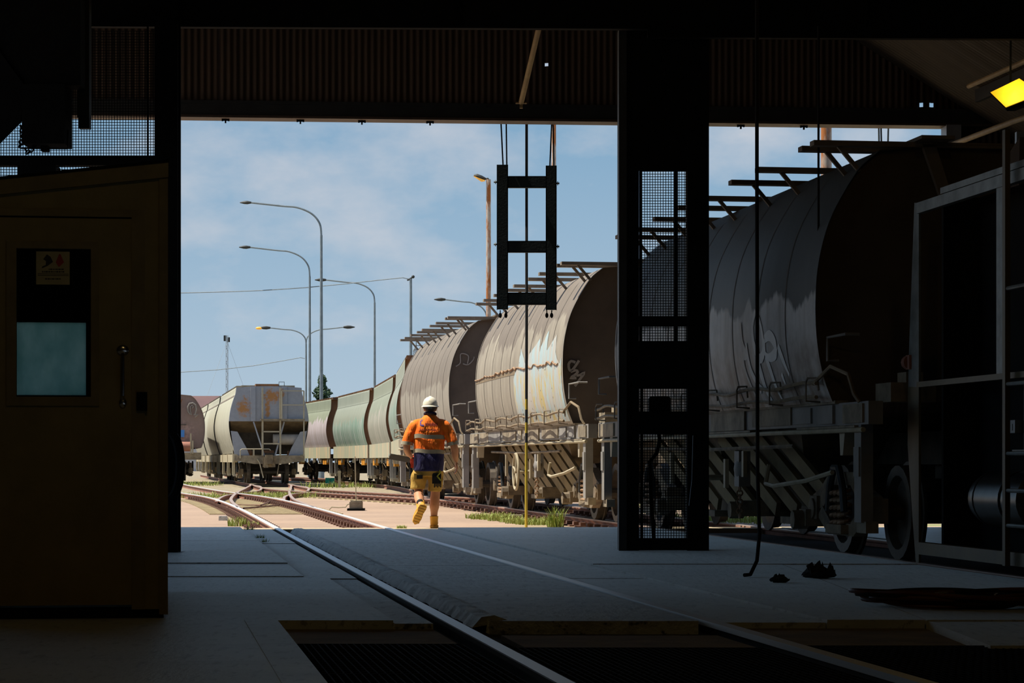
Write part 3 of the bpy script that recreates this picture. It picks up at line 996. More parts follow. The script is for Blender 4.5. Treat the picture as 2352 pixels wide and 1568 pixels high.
# mesh screen above the booth
ms = thing('mesh_screen', 'dark wire mesh screen above the booth at upper left', 'screen', (0, 23.5, 0), 0)
mesh_panel(-5.6, -3.37, 3.35, 4.95, 0, .0262, .0029, ms)
MB().box(-5.8, -3.37, -.06, .06, P(0, 381, 23.5).z, P(0, 359, 23.5).z).build('rail', MT['black_steel'], ms)
MB().box(P(42, 0, 23.5).x, P(130, 0, 23.5).x, -.05, .2, 2.2, P(0, 381, 23.5).z).build('post', MT['black_steel'], ms)
MB().box(P(339, 0, 23.5).x, P(343, 0, 23.5).x, -.05, -.03, 3.7, 5).build('wire', MT['black_steel'], ms)
# =================================================================== BOOTH
BR = Vector((-1.945, 14.0, 0))
bo = thing('booth', 'olive timber booth with sloping roof and a windowed door at left', 'booth', BR, TA)
def bl(px, py, ly=0.0):
    """booth-local point seen at a pixel, on the plane local y = ly"""
    dr = Vector(((px - CX) / FPX, 1, (HY - py) / FPX))
    nrm = Vector((-TS, TC, 0))
    org = BR + nrm * ly
    t = (org - Vector((0, 0, 0))).dot(nrm) / dr.dot(nrm)
    w = dr * t + Vector((0, 0, CAMZ)) - BR
    return Vector((w.x * TC + w.y * TS, -w.x * TS + w.y * TC, w.z))
bd, bw = 2.9, 1.75
ztr, ztl = bl(385, 379).z, bl(385, 379).z - .115 / .95 * bw
def zroof(x): return ztr + (ztr - ztl) / bw * x
dR = bl(304, 600).x            # door right edge
dT = bl(200, 502).z
dB = bl(200, 1389).z
wl, wr = bl(38, 600).x, bl(209, 600).x
wt, wb = bl(100, 571).z, bl(100, 911).z
# front wall round the door
fw = MB()
fw.prism([(dR + .03, .05), (0, .05), (0, zroof(0)), (dR + .03, zroof(dR + .03))], 'y', 0, .05)
fw.prism([(-bw, dT + .02), (dR + .03, dT + .02), (dR + .03, zroof(dR + .03)), (-bw, zroof(-bw))], 'y', 0, .05)
fw.prism([(-bw, .05), (-1.12, .05), (-1.12, dT + .02), (-bw, dT + .02)], 'y', 0, .05)
fw.build('front_wall', MT['booth'], bo)
MB().prism([(-bw, .0), (-.02, .0), (-.02, .06), (-bw, .06)], 'y', .02, .06).build('plinth', MT['black_steel'], bo)
MB().box(-.04, 0, .05, bd, .05, zroof(0) - .02).build('side_wall', MT['booth'], bo)
MB().box(-bw, -bw + .04, .05, bd, .05, zroof(-bw) - .02).build('side_wall', MT['booth'], bo)
# trim: corner, head
MB().box(-.045, .004, -.014, .0, .02, zroof(-.02) - .03).build('corner_trim', MT['booth_trim'], bo)
MB().prism([(-bw, zroof(-bw) - .07), (.006, zroof(0) - .07), (.006, zroof(0) + .012), (-bw, zroof(-bw) + .012)], 'y', -.03, 0).build('fascia', MT['booth_trim'], bo)
MB().add([(-bw, -.03, zroof(-bw) + .01), (.01, -.03, zroof(0) + .01), (.01, bd, zroof(0) + .01), (-bw, bd, zroof(-bw) + .01),
          (-bw, -.03, zroof(-bw) + .03), (.01, -.03, zroof(0) + .03), (.01, bd, zroof(0) + .03), (-bw, bd, zroof(-bw) + .03)],
         [(0, 1, 2, 3), (4, 7, 6, 5), (0, 4, 5, 1), (1, 5, 6, 2), (2, 6, 7, 3), (3, 7, 4, 0)]).build('roof', MT['black_steel'], bo)
MB().box(-1.12, dR + .07, -.02, .0, dT + .01, dT + .05).box(dR - .004, dR + .07, -.02, -.013, .05, dT + .01).build('door_frame', MT['booth_trim'], bo)
# back wall with its own window
b0, b1 = bl(30, 740, bd), bl(198, 908, bd)
bwz = b1.z, b0.z
bk = MB()
bk.box(-bw, 0, bd - .05, bd, .05, bwz[0])
bk.prism([(-bw, bwz[1]), (0, bwz[1]), (0, zroof(0) + .01), (-bw, zroof(-bw) + .01)], 'y', bd - .05, bd)
bk.box(-bw, b0.x, bd - .05, bd, bwz[0], bwz[1])
bk.box(b1.x, 0, bd - .05, bd, bwz[0], bwz[1])
bk.build('back_wall', MT['black_wall'], bo)
MB().box(b0.x, b1.x, bd - .03, bd - .024, bwz[0], bwz[1]).build('back_pane', MT['frosted'], bo)
# door leaf
dl = -1.10
df = MB()
df.box(dl, wl, -.012, .03, dB, dT).box(wr, dR, -.012, .03, dB, dT).box(wl, wr, -.012, .03, dB, wb).box(wl, wr, -.012, .03, wt, dT)
door = df.build('door', MT['booth'], bo)
tr_ = MB()
tr_.box(wl - .055, wl, -.026, -.012, wb - .05, wt + .04).box(wr, wr + .045, -.026, -.012, wb - .05, wt + .04)
tr_.box(wl, wr, -.026, -.012, wb - .05, wb).box(wl, wr, -.026, -.012, wt, wt + .04)
tr_.build('window_trim', MT['booth_trim'], door)
MB().box(wl, wr, .004, .009, wb, wt).build('window_pane', MT['clear'], door)
hx, hz0, hz1 = bl(282, 800).x, bl(282, 925).z, bl(282, 800).z
hm = MB()
hm.tube([(hx, -.015, hz1 - .03), (hx, -.055, hz1 - .05), (hx, -.06, (hz0 + hz1) / 2), (hx, -.055, hz0 + .04), (hx, -.015, hz0 + .02)], .011, 8)
hm.ball((hx, -.018, hz1 - .01), (.035, .012, .03)).ball((hx, -.018, hz0), (.022, .012, .03))
hm.build('handle', MT['chrome'], door, smooth=True)
lx, lz = bl(326, 925).x, bl(326, 925).z
MB().box(lx - .03, lx + .03, -.04, 0, lz - .045, lz + .06).cyl((lx, -.055, lz), (lx, -.03, lz), .018).build('lock', MT['black_steel'], bo, smooth=True)
# notice on the pane
sg = MB().box(bl(83, 0).x, bl(160, 0).x, .0005, .0035, bl(0, 652).z, bl(0, 576).z).build('notice', MT['paper'], door)
def npx(x, z):   # notice coordinates from zoom picture (1711 x 1568 over 120 x 110 px)
    p = bl(60 + x / 14.26, 560 + z / 14.26)
    return (p.x, p.z)
MB().prism([npx(520, 800), npx(520, 740), npx(640, 690), npx(650, 560), npx(560, 500), npx(680, 340), npx(800, 420), npx(880, 590), npx(700, 720)], 'y', -.0008, .0004).build('pictogram', MT['ink'], sg)
MB().prism([npx(1070, 760), npx(970, 600), npx(1080, 330), npx(1130, 340), npx(1240, 600)], 'y', -.0008, .0004).build('pictogram', MT['red_ink'], sg)
tx = MB()
for (x0, x1, z0, z1) in ((740, 1240, 810, 850), (520, 1250, 890, 935), (620, 1130, 1125, 1165)):
    x = x0
    while x < x1:
        w = random.uniform(25, 90)
        a, b_ = npx(x, z1), npx(min(x + w, x1), z0)
        tx.box(a[0], b_[0], -.0008, .0004, a[1], b_[1])
        x += w + 16
for z in (980, 1030):
    a, b_ = npx(380, z + 8), npx(1390, z)
    tx.box(a[0], b_[0], -.0008, .0004, a[1], b_[1])
tx.build('print', MT['ink'], sg)

# =================================================================== THINGS HANGING AT UPPER LEFT
D = 22.6
ht = thing('hoist_box', 'black hoist box hanging in front of the upper left mesh', 'hoist', (P(100, 300, D).x, D, 0), 0)
def hx_(px): return P(px, 0, D).x - P(100, 0, D).x
def hz_(py): return P(0, py, D).z
MB().box(hx_(60), hx_(157), -.2, .2, hz_(336), hz_(200)).build('body', MT['black_steel'], ht)
MB().prism([(hx_(-120), hz_(460)), (hx_(55), hz_(283)), (hx_(62), hz_(200)), (hx_(-40), hz_(60)), (hx_(-200), hz_(60))], 'y', -.15, -.1).build('cowl', MT['black_steel'], ht)
MB().box(hx_(-60), hx_(190), -.12, .12, hz_(200), hz_(-30)).build('trolley', MT['black_steel'], ht)
MB().tube([(hx_(49), -.05, hz_(300)), (hx_(49), -.05, hz_(342)), (hx_(157), -.05, hz_(343)), (hx_(159), -.05, hz_(300))], .007, 6).build('guard_rod', MT['black_steel'], ht)
MB().box(hx_(96), hx_(112), -.06, .06, hz_(348), hz_(330)).build('hook_block', MT['black_steel'], ht)
def chain(pts, r, parent, mat, n=1):
    m_ = MB()
    for i in range(len(pts) - 1):
        p, q = Vector(pts[i]), Vector(pts[i + 1])
        c = (p + q) / 2
        d = (q - p)
        a = Vector((1, 0, 0)) if i % 2 else Vector((0, 1, 0))
        u = d.normalized()
        w = (a - u * a.dot(u)).normalized()
        m_.tube([c + u * (d.length * .62 * cos(t)) + w * (r * 2.2 * sin(t)) for t in [2 * pi * k / 8 for k in range(8)]], r * .7, 5, closed=True)
    return m_.build('chain', mat, parent)
chain([(hx_(52 + 8 * sin(k * .5)), -.1, hz_(292 + k * 7)) for k in range(8)], .012, ht, MT['black_steel'])
chain([(hx_(62 + k * 4), -.1, hz_(344 + 10 * sin(k * .8))) for k in range(7)], .010, ht, MT['black_steel'])
dp = thing('hanging_duct', 'square dark duct end hanging left of the column', 'duct', (P(195, 0, 22.9).x, 22.9, 0), 0)
MB().box(-.05, .05, -.05, .05, P(0, 296, 22.9).z, P(0, 270, 22.9).z).build('end', MT['dark_steel'], dp)
MB().box(-.062, .05, -.06, .06, P(0, 272, 22.9).z, 5.4).build('tube', MT['dark_steel'], dp)

# pale strut under the beam
st = thing('strut', 'ochre pipe strut slanting in front of the brown cladding above the doorway', 'pipe')
p0, p1 = P(1241, 50, 30.4), P(1197, 236, 31.7)
MB().cyl(p0, p1, .035, 12).build('pipe', MT['yellow_pipe'], st, smooth=True)
MB().box(p1.x - .07, p1.x + .07, p1.y - .02, p1.y + .02, p1.z - .012, p1.z + .008).box(p1.x - .02, p1.x + .02, p1.y - .02, p1.y + .02, p1.z - .07, p1.z).build('foot', MT['yellow_pipe'], st)

# =================================================================== SODIUM LAMP, RIGHT BAY
LD = 26.5
lc = [P(2275, 212, LD), P(2341, 180, LD - .1), P(2392, 214, LD - .25), P(2310, 246, LD - .15)]
cen = sum(lc, Vector()) / 4
fl = thing('floodlight', 'glowing yellow floodlight under the roof at upper right', 'lamp', cen, 0)
q = [v - cen for v in lc]
nrm = (q[1] - q[0]).cross(q[3] - q[0]).normalized()
if nrm.y > 0: nrm = -nrm
MB().add([v for v in q] + [v - nrm * .01 for v in q], [(0, 1, 2, 3), (7, 6, 5, 4), (0, 4, 5, 1), (1, 5, 6, 2), (2, 6, 7, 3), (3, 7, 4, 0)]).build('lens', MT['sodium'], fl)
MB().loft([[v * 1.06 - nrm * .012 for v in q], [v * 1.06 - nrm * .07 for v in q], [v * .6 - nrm * .22 for v in q]]).build('housing', MT['black_steel'], fl)
MB().cyl((0, .2, .05), (.02, .25, rz(cen.x, cen.y + .25) - cen.z - .08), .012, 6).build('stem', MT['black_steel'], fl)
# two roof lamps of the same kind deeper in the shed (behind and above the photographer)
for i, (x, y, z, e) in enumerate(((-0.6, 7.0, 6.1, 45.0), (3.5, 17.0, 5.8, 8.0), (5.4, 27.0, 5.35, 4.0))):
    if i < 2:
        rl = thing('bay_lamp', ('warm bay lamp hanging over the pit', 'warm bay lamp hanging over the right bay')[i], 'lamp', (x, y, z), 0)
        MB().tube([(0, 0, .28), (0, 0, .2), (0, 0, .02), (0, 0, 0)], [.05, .09, .22, .22], 16).build('shade', MT['black_steel'], rl, smooth=True)
        MB().cyl((0, 0, .28), (0, 0, rz(x, y) - z - .05), .01, 6).build('stem', MT['black_steel'], rl)
        MB().ball((0, 0, -.03), .1).build('bulb', MT['sodium'], rl, smooth=True)
    ld = bpy.data.lights.new('bay_lamp_light', 'POINT')
    ld.energy = e
    ld.color = (1.0, 0.66, 0.22)
    ld.shadow_soft_size = .12
    lo_ = bpy.data.objects.new('bay_lamp_light', ld)
    lo_.location = (x, y, z - .18) if i < 2 else tuple(cen + nrm * .14)
    COL.objects.link(lo_)
# pipes on the right wall
pp = thing('wall_pipe', 'pale pipe slanting along the right bay above the wagons', 'pipe')
MB().tube([P(2172, 338, 32.4), P(2240, 312, 30.6), P(2330, 278, 28.5), P(2420, 250, 27)], .035, 10).build('pipe', MT['yellow_pipe'], pp, smooth=True)
MB().tube([P(2225, 198, 30), P(2300, 165, 28.5), P(2400, 120, 27)], .03, 8).build('conduit', MT['yellow_pipe'], pp, smooth=True)
jb = MB().box(-.12, .12, -.05, .05, -.09, .09).box(-.09, .09, -.06, -.05, -.06, .06).build('junction_box', MT['galv'], None)
jb.location = P(2358, 322, 27.5)
tag(jb, 'pale junction box at the right edge below the floodlight', 'junction box')

# =================================================================== HANGING FRAME IN THE DOORWAY
D = 33.0
hf = thing('hanging_frame', 'dark green ladder-shaped steel frame hanging in the doorway on cables', 'hanging frame', P(1210, 545, D), 0)
o0 = P(1210, 545, D)
def f_(px, py): 
    p = P(px, py, D) - o0
    return p.x, p.z
def fbox(x0, x1, y0, y1, dy, name, mat=None):
    a, b_ = f_(x0, y1), f_(x1, y0)
    m_ = MB()
    m_.box(a[0], b_[0], -dy, -dy + .012, a[1], b_[1])
    m_.box(a[0], a[0] + .01, -dy, dy, a[1], b_[1])
    m_.box(b_[0] - .01, b_[0], -dy, dy, a[1], b_[1])
    return m_.build(name, mat or MT['green_black'], hf)
fbox(1141, 1167, 379, 711, .05, 'upright')
fbox(1253.5, 1278.5, 381, 712, .05, 'upright')
for (a, b_) in ((405, 431.5), (553.5, 580), (672, 700)):
    x0, z0 = f_(1166, b_)
    x1, z1 = f_(1254, a)
    MB().box(x0, x1, -.045, -.033, z0, z1).box(x0, x1, -.045, .04, z1 - .01, z1).box(x0, x1, -.045, .04, z0, z0 + .01).build('crossbar', MT['green_black'], hf)
for (px, py, s) in ((1141, 418, -1), (1141, 561, -1), (1278, 421, 1), (1278, 566, 1)):
    x, z = f_(px, py)
    MB().cyl((x, 0, z), (x + s * .04, 0, z), .012, 8).cyl((x + s * .012, 0, z), (x + s * .022, 0, z), .03, 6).build('bolt', MT['grey_steel'], hf)
for px in (1149, 1162, 1256, 1267):
    x, z = f_(px, 712)
    MB().cyl((x, 0, z), (x, 0, z - .05), .008, 6).ball((x, 0, z - .07), (.022, .022, .036)).build('shackle', MT['black_steel'], hf, smooth=True)
for (xa, ya, xb) in ((1149.5, 262, 1155.5), (1162.5, 262, 1164), (1268.5, 262, 1263), (1270, 262, 1272)):
    a, b_ = f_(xb, 381), f_(xa, 255)
    MB().cyl((a[0], 0, a[1]), (b_[0], 0.05, b_[1]), .011, 6).build('cable', MT['black_steel'], hf)
gz = P(0, 255, D).z - o0.z
MB().box(-.8, .8, -.02, .14, gz, gz + .16).box(-.6, -.5, -.30, 0, gz, gz + .1).box(.5, .6, -.30, 0, gz, gz + .1).build('gantry_arm', MT['black_steel'], hf)
sp = MB().tube([P(1209.5, 250, 33.15), P(1209.5, 700, 33.15), P(1209, 1000, 33.15), (P(1208.5, 0, 33.15).x, 33.15, -.03)], .019, 8).build('striped_pole', MT['striped'], None, smooth=True)
tag(sp, 'thin pole with yellow and black bands in the doorway before the wagons', 'pole')

# hoses and ropes inside the right bay
hs = MB().tube([(1.885, 19.1, 5.9), (1.885, 19.1, 3), (1.89, 19.1, .8), (1.90, 19.05, .32), (1.87, 18.95, .12), (1.81, 18.85, .02), (1.76, 18.8, .018)], .0145, 8).build('air_hose', MT['rubber'], None, smooth=True)
tag(hs, 'black air hose hanging from the roof to the floor in the right doorway', 'hose')
h2 = MB().tube([P(1880, 60, 22), P(1880, 500, 22), P(1879, 640, 22)], .011, 6).build('rope', MT['rubber'], None)
tag(h2, 'short dark rope hanging before the black wagon end', 'rope')
gc = thing('control_cable', 'three dark green cables hanging at the upper right of the far doorway', 'cable')
for (xa, xb, ya) in ((2018, 2018, 378), (2023, 2024, 378), (2041, 2036, 378)):
    MB().tube([P(xa, 270, 33.6), P((xa + xb) / 2 + 1, 330, 33.6), P(xb, ya + 60, 33.6)], .012, 6).build('cable', MT['green_black'], gc)
# =================================================================== FLOOR CLUTTER
cc = thing('hose_heap', 'heap of dark red hoses with metal couplings on the floor at right', 'hose', G(2200, 1392), 0)
for k in range(6):
    ph = random.random() * 6
    pts = []
    for i in range(60):
        a = i / 59 * 2 * pi * 1.6 + ph
        R = .36 + .06 * sin(a * 1.7 + k) + .03 * k
        pts.append((R * cos(a) * 1.15, R * sin(a) * .8, .02 + .012 * k + .014 * sin(a * 2.3 + k)))
    MB().tube(pts, .014, 6).build('hose', MT['red_hose' if k % 2 else 'rubber'], cc, smooth=True)
for (x, y, a) in ((-.40, .05, .3), (-.30, -.22, .8), (-.05, .3, .1), (.30, .28, 1.2)):
    d = Vector((cos(a), sin(a), 0)) * .04
    MB().cyl(Vector((x, y, .05)) - d, Vector((x, y, .055)) + d, .02, 8).build('coupling', MT['chrome'], cc, smooth=True)
def rag(px, py, sc, label):
    c = G(px, py)
    o = MB().ball((0, 0, .03 * sc), (.12 * sc, .08 * sc, .035 * sc), 14, 9).build('rag', MT['black_cloth'], None, smooth=True, loc=c)
    for v in o.data.vertices:
        r = random.Random(int(v.index * 7 + px))
        v.co.x *= r.uniform(.7, 1.4)
        v.co.y *= r.uniform(.7, 1.4)
        v.co.z = max(0, v.co.z * r.uniform(.5, 2.2))
    tag(o, label, 'rag')
rag(1884, 1328, 1.0, 'crumpled dark rag on the floor left of the hose heap')
rag(1790, 1338, .5, 'small dark scrap on the floor beside the hanging hose')
# =================================================================== WAGONS
def dense(prof, k=5):
    pts = smooth_line([(x, 0, z) for x, z in prof], .06)
    return [(p.x, p.z) for p in pts]
PROF_T = [(1.43, 1.40), (1.51, 1.62), (1.566, 1.92), (1.58, 2.28), (1.55, 2.63), (1.44, 3.01), (1.20, 3.42), (1.0, 3.60)]
PROF_C = [(1.24, 1.13), (1.36, 1.48), (1.46, 1.92), (1.49, 2.32), (1.44, 2.75), (1.33, 3.15), (1.25, 3.36), (1.22, 3.60)]
PROF_G = [(1.33, 1.40), (1.43, 1.72), (1.49, 2.1), (1.45, 2.5), (1.35, 2.85), (1.29, 3.02), (1.27, 3.42)]
def xat(pr, z):
    for i in range(len(pr) - 1):
        if pr[i][1] <= z <= pr[i + 1][1]:
            t = (z - pr[i][1]) / max(1e-6, pr[i + 1][1] - pr[i][1])
            return pr[i][0] + (pr[i + 1][0] - pr[i][0]) * t
    return pr[-1][0] if z > pr[-1][1] else pr[0][0]
def section(pr, crown=.06):
    top = pr[-1]
    left = [(-x, z) for x, z in pr]
    roof = [(-top[0] * .5, top[1] + crown * .8), (0, top[1] + crown), (top[0] * .5, top[1] + crown * .8)]
    right = [(x, z) for x, z in reversed(pr)]
    return left + roof + right

# ---- bogie, shared by all wagons
def sideframe_mesh():
    m_ = MB()
    # cast side frame: arched top chord, pedestals, bottom chord
    outer = [(-.98, .42), (-.98, .56), (-.72, .62), (-.40, .78), (.40, .78), (.72, .62), (.98, .56), (.98, .42), (.78, .36), (.42, .20), (-.42, .20), (-.78, .36)]
    inner = [(-.62, .44), (-.40, .60), (-.30, .66), (.30, .66), (.40, .60), (.62, .44), (.52, .40), (.32, .30), (-.32, .30), (-.52, .40)]
    m_.prism([(-.98, .42), (-.98, .56), (-.72, .62), (-.40, .78), (.40, .78), (.72, .62), (.98, .56), (.98, .42), (.62, .44), (.40, .60), (.30, .66), (-.30, .66), (-.40, .60), (-.62, .44)], 'x', -.05, .05)
    m_.prism([(-.78, .36), (-.62, .46), (-.32, .31), (.32, .31), (.62, .46), (.78, .36), (.42, .20), (-.42, .20)], 'x', -.06, .06)
    for s in (-.875, .875):
        m_.box(-.08, .09, s - .13, s + .13, .33, .55)
        m_.cyl((-.10, s, .43), (-.02, s, .43), .10, 10)
    m_.box(-.13, .1, -.26, .26, .22, .30)
    return m_
def wheelset_mesh():
    m_ = MB()
    for sx_ in (-1, 1):
        pts = [(sx_ * .66, .15), (sx_ * .68, .36), (sx_ * .655, .455), (sx_ * .685, .455), (sx_ * .69, .425), (sx_ * .79, .418), (sx_ * .79, .33), (sx_ * .72, .30), (sx_ * .74, .14)]
        rings = [[(x, r * cos(2 * pi * k / 22), .425 + r * sin(2 * pi * k / 22)) for k in range(22)] for x, r in pts]
        m_.loft([[Vector(v) for v in r] for r in rings])
    m_.cyl((-1.02, 0, .425), (1.02, 0, .425), .07, 10)
    return m_
MT['wheel'] = M('worn_wheel', (0.11, 0.085, 0.06), (0.055, 0.045, 0.035), 0.6, 0.25, 5)
MT['bogie'] = M('dusty_bogie', (0.26, 0.20, 0.125), (0.10, 0.075, 0.05), 0.85, 0, 4, .3)
ws_me = wheelset_mesh().mesh('wheelset'); ws_me.materials.append(MT['wheel'])
sf_me = sideframe_mesh().mesh('side_frame'); sf_me.materials.append(MT['bogie'])
sp_me = MB().helix((0, 0, 0), .055, .017, .34, 5).helix((0, .13, 0), .055, .017, .34, 5).helix((0, -.13, 0), .055, .017, .34, 5).mesh('spring')
sp_me.materials.append(MT['rust_weld'])
ar_me = MB().tube([(0, -.26, .0), (0, -.20, .24), (0, -.08, .40), (0, .08, .40), (0, .20, .24), (0, .26, 0)], .035, 7).mesh('spring_hanger')
ar_me.materials.append(MT['dark_steel'])
bol_me = MB().box(-.95, .95, -.16, .16, .48, .72).box(-.12, .12, -.12, .12, .72, .98).box(-.7, .7, .45, .55, .52, .60).box(-.7, .7, -.55, -.45, .52, .60).mesh('bogie')
bol_me.materials.append(MT['underside'])
import bmesh as _bm
for me_ in (ws_me, sf_me, sp_me, ar_me, bol_me, chair_mesh, sleeper_mesh):
    b_ = _bm.new(); b_.from_mesh(me_); _bm.ops.recalc_face_normals(b_, faces=b_.faces); b_.to_mesh(me_); b_.free()
def bogie(parent, s):
    b_ = link('bogie', bol_me, parent, (0, s, 0))
    for d in (-.875, .875):
        link('wheelset', ws_me, b_, (0, d, 0))
    for x in (-1.0, 1.0):
        link('side_frame', sf_me, b_, (x, 0, 0))
        link('spring', sp_me, b_, (x - .06 if x < 0 else x + .06, 0, .28))
        link('spring_hanger', ar_me, b_, (x - .10 if x < 0 else x + .10, 0, .42))
    return b_
def ribbon(pr, pts, w, off=.006, xs=-1):
    """flat painted stroke lying on the curved side; pts are (s, z)"""
    m_ = MB()
    L_, R_ = [], []
    for i, p in enumerate(pts):
        a = Vector((pts[max(i - 1, 0)][0], pts[max(i - 1, 0)][1])); b2 = Vector((pts[min(i + 1, len(pts) - 1)][0], pts[min(i + 1, len(pts) - 1)][1]))
        d = (b2 - a)
        d = d / max(1e-6, d.length)
        nn = Vector((-d.y, d.x)) * (w[i] if isinstance(w, (list, tuple)) else w) / 2
        for s_, lst in ((1, L_), (-1, R_)):
            q_ = Vector(p) + nn * s_
            lst.append(Vector((xs * (xat(pr, q_.y) + off), q_.x, q_.y)))
    vs = L_ + R_
    n = len(L_)
    m_.add(vs, [(i, i + 1, n + i + 1, n + i) for i in range(n - 1)])
    return m_
def spline2(pts, step=.06):
    return [(p.x, p.y) for p in smooth_line([(a, b_, 0) for a, b_ in pts], step)]

def hopper(label, loc, rotz, L, prof, mats, inset=0.9, nseam=8, bars=(), style='taupe', group=None, inset_far=None):
    pr = dense(prof)
    w = thing('hopper_wagon', label, 'wagon', loc, rotz, group)
    sec = section(pr)
    y0, y1 = inset, L - (inset_far or inset)
    body = MB().loft([[Vector((x, y, z)) for x, z in sec] for y in (y0, (y0 + y1) / 2, y1)], cap=False, ringclosed=False).build('body', mats['side'], w, smooth='all')
    # floor of body
    for y in (y0, y1):
        e = -1 if y == y0 else 1
        MB().prism([(x * .995, z) for x, z in sec], 'y', y + .06 * -e, y + .09 * -e).build('end_sheet', mats['end'], body)
    for y in (y0, y1):
        MB().loft([[Vector((x * 1.006, yy, z + .004)) for x, z in sec] for yy in (y - .025, y + .025)], cap=False, ringclosed=False).build('end_rim', mats['side'], body)
    for i in range(1, nseam + 1):
        y = y0 + (y1 - y0) * i / (nseam + 1)
        ribbon(pr, [(y, p[1]) for p in pr[::2]], .028, .004, -1).build('seam', MT['seam'] if style == 'taupe' else mats['end'], body, fix=False)
    bogie(w, 2.0)
    bogie(w, L - 2.0)
    # centre sill and coupler
    MB().box(-.25, .25, .05, L - .05, .85, 1.15).build('centre_sill', MT['underside'], w)
    for y, e in ((0, -1), (L, 1)):
        MB().box(-.13, .13, y + e * .0, y + e * .28, .80, 1.02).box(-.16, .12, y + e * .24, y + e * .33, .74, 1.08).build('coupler', MT['bogie'], w)
    return w, body, pr

def taupe_details(w, body, L, hand=6.3):
    # side sills with plates
    for x in (-1, 1):
        a, b_ = sorted((x * 1.26, x * 1.385))
        sl_ = MB().box(a, b_, 0, L, 1.19, 1.385).build('side_sill', MT['wagon_plate'], w)
        if x < 0:
            y = .12
            k = 0
            rr = random.Random(3)
            while y < L - .5:
                ln = rr.choice((.35, .6, 1.1, 1.5, .45))
                mt = (MT['wagon_plate'], MT['wagon_plate2'], MT['wagon_plate3'], MT['wagon_tan'])[rr.choice((0, 0, 1, 2, 3, 3, 3))]
                h = rr.uniform(.0, .03)
                MB().box(-1.40 - rr.uniform(0, .012), -1.384, y, min(y + ln, L - .1), 1.19 + h, 1.385 - rr.uniform(0, .03)).build('plate', mt, sl_)
                y += ln + rr.choice((.0, .12, .3))
                k += 1
            for (ya, ln) in ((.3, 1.9), (4.0, 3.1), (8.2, 2.2)):
                MB().box(-1.42, -1.30, ya, ya + ln, 1.165, 1.185).build('ledge', MT['wagon_tan'], sl_)
    MB().cyl((-1.40, .1, 1.145), (-1.40, L - .1, 1.145), .022, 8).build('conduit', MT['cream'], w)
    # skirt between body foot and sill
    MB().box(-1.42, -1.30, .9, L - 2.3, 1.38, 1.41).box(1.30, 1.42, .9, L - 2.3, 1.38, 1.41).build('foot_angle', MT['wagon_tan'], w)
    # pipes on hoops
    for zz, amp in ((1.44, .012), (1.56, .02)):
        MB().tube([(-1.56 + .02 * sin(k), 1.0 + k * (L - 1.7) / 40, zz + amp * sin(k * .9)) for k in range(41)], .018, 6).build('brake_pipe', MT['pipe_tan'], w, smooth=True)
    MB().tube([(-1.56, 1.1, 1.56), (-1.50, .75, 1.70), (-1.46, .35, 1.62), (-1.44, .25, 1.45), (-1.40, .22, 1.38)], .018, 6).build('brake_pipe', MT['pipe_tan'], w, smooth=True)
    for k in range(9):
        y = 1.2 + k * (L - 2.2) / 8
        MB().tube([(-1.47, y, 1.40), (-1.60, y, 1.41), (-1.60, y, 1.58), (-1.60, y - .06, 1.61), (-1.54, y - .16, 1.61), (-1.54, y - .2, 1.50)], .010, 5).build('pipe_hoop', MT['roof_bar'], w)
    # grab iron at the near end
    for y in (.78, L - .78):
        MB().tube([(-1.42, y, 1.75), (-1.52, y, 1.75), (-1.52, y, 1.95), (-1.42, y - .22, 1.97), (-1.3, y - .22, 1.97)], .014, 6).build('grab_iron', MT['wagon_plate'], w)
    MB().box(-1.1, -.7, .3, .75, 1.385, 1.55).box(-.95, -.8, .35, .6, 1.55, 1.64).build('valve_box', MT['wagon_tan'], w)
    # posts under the frame ends
    for y in (.32, L - .32):
        MB().box(-1.385, -1.28, y - .10, y + .10, .36, 1.19).box(-1.40, -1.385, y - .08, y + .08, .75, 1.0).build('corner_post', MT['wagon_plate'], w)
        MB().box(-1.36, -1.25, y - .16, y + .12, .27, .37).build('step', MT['wagon_tan'], w)
    for y in (.85, L - .85):
        MB().prism([(y - .1, 1.19), (y + .1, 1.19), (y + .06, .93), (y - .02, .93)], 'x', -1.37, -1.25).build('jack_pad', MT['wagon_plate2'], w)
    # discharge hoppers between the bogies
    for c in (L / 2 - 1.75, L / 2 + 1.75):
        def rect(hx_, hy_, z): return [Vector((-hx_, c - hy_, z)), Vector((hx_, c - hy_, z)), Vector((hx_, c + hy_, z)), Vector((-hx_, c + hy_, z))]
        h_ = MB().loft([rect(1.22, 1.72, 1.30), rect(.75, .32, .42), rect(.75, .32, .30)]).build('chute', MT['hopper_brown'], w)
        for t in (-.95, -.4, .15, .7):
            MB().bar((-1.17, c + t * 1.5 + .75, 1.15), (-.86, c + t * 1.5 - .55, .38), .15, .05, (-1, 0, 0)).build('chute_rib', MT['rib_tan'], h_)
        MB().box(-.9, .9, c - .25, c + .25, .24, .31).build('gate', MT['bogie'], h_)
    # hand wheel
    hw = MB().ring((-1.46, hand, .70), (1, 0, 0), .29, .022, 22, 6)
    for k in range(5):
        a = 2 * pi * k / 5 + .3
        hw.cyl((-1.46, hand, .70), (-1.46, hand + .28 * cos(a), .70 + .28 * sin(a)), .014, 6)
    hw.cyl((-1.49, hand, .70), (-1.15, hand, .70), .03, 8)
    hw.build('hand_wheel', MT['cream'], w, smooth=True)
    # rigging rods and hanging chain
    MB().tube([(-1.34, 2.6, 1.02), (-1.34, L / 2, 1.0), (-1.34, L - 2.6, 1.03)], .02, 6).build('rigging_rod', MT['bogie'], w)
    MB().tube([(-1.36, 1.2, .78), (-1.38, 2.0, .70), (-1.38, 3.2, .64), (-1.36, 3.6, .66), (-1.34, 3.55, .85)], .022, 6).build('rigging_rod', MT['cream'], w, smooth=True)
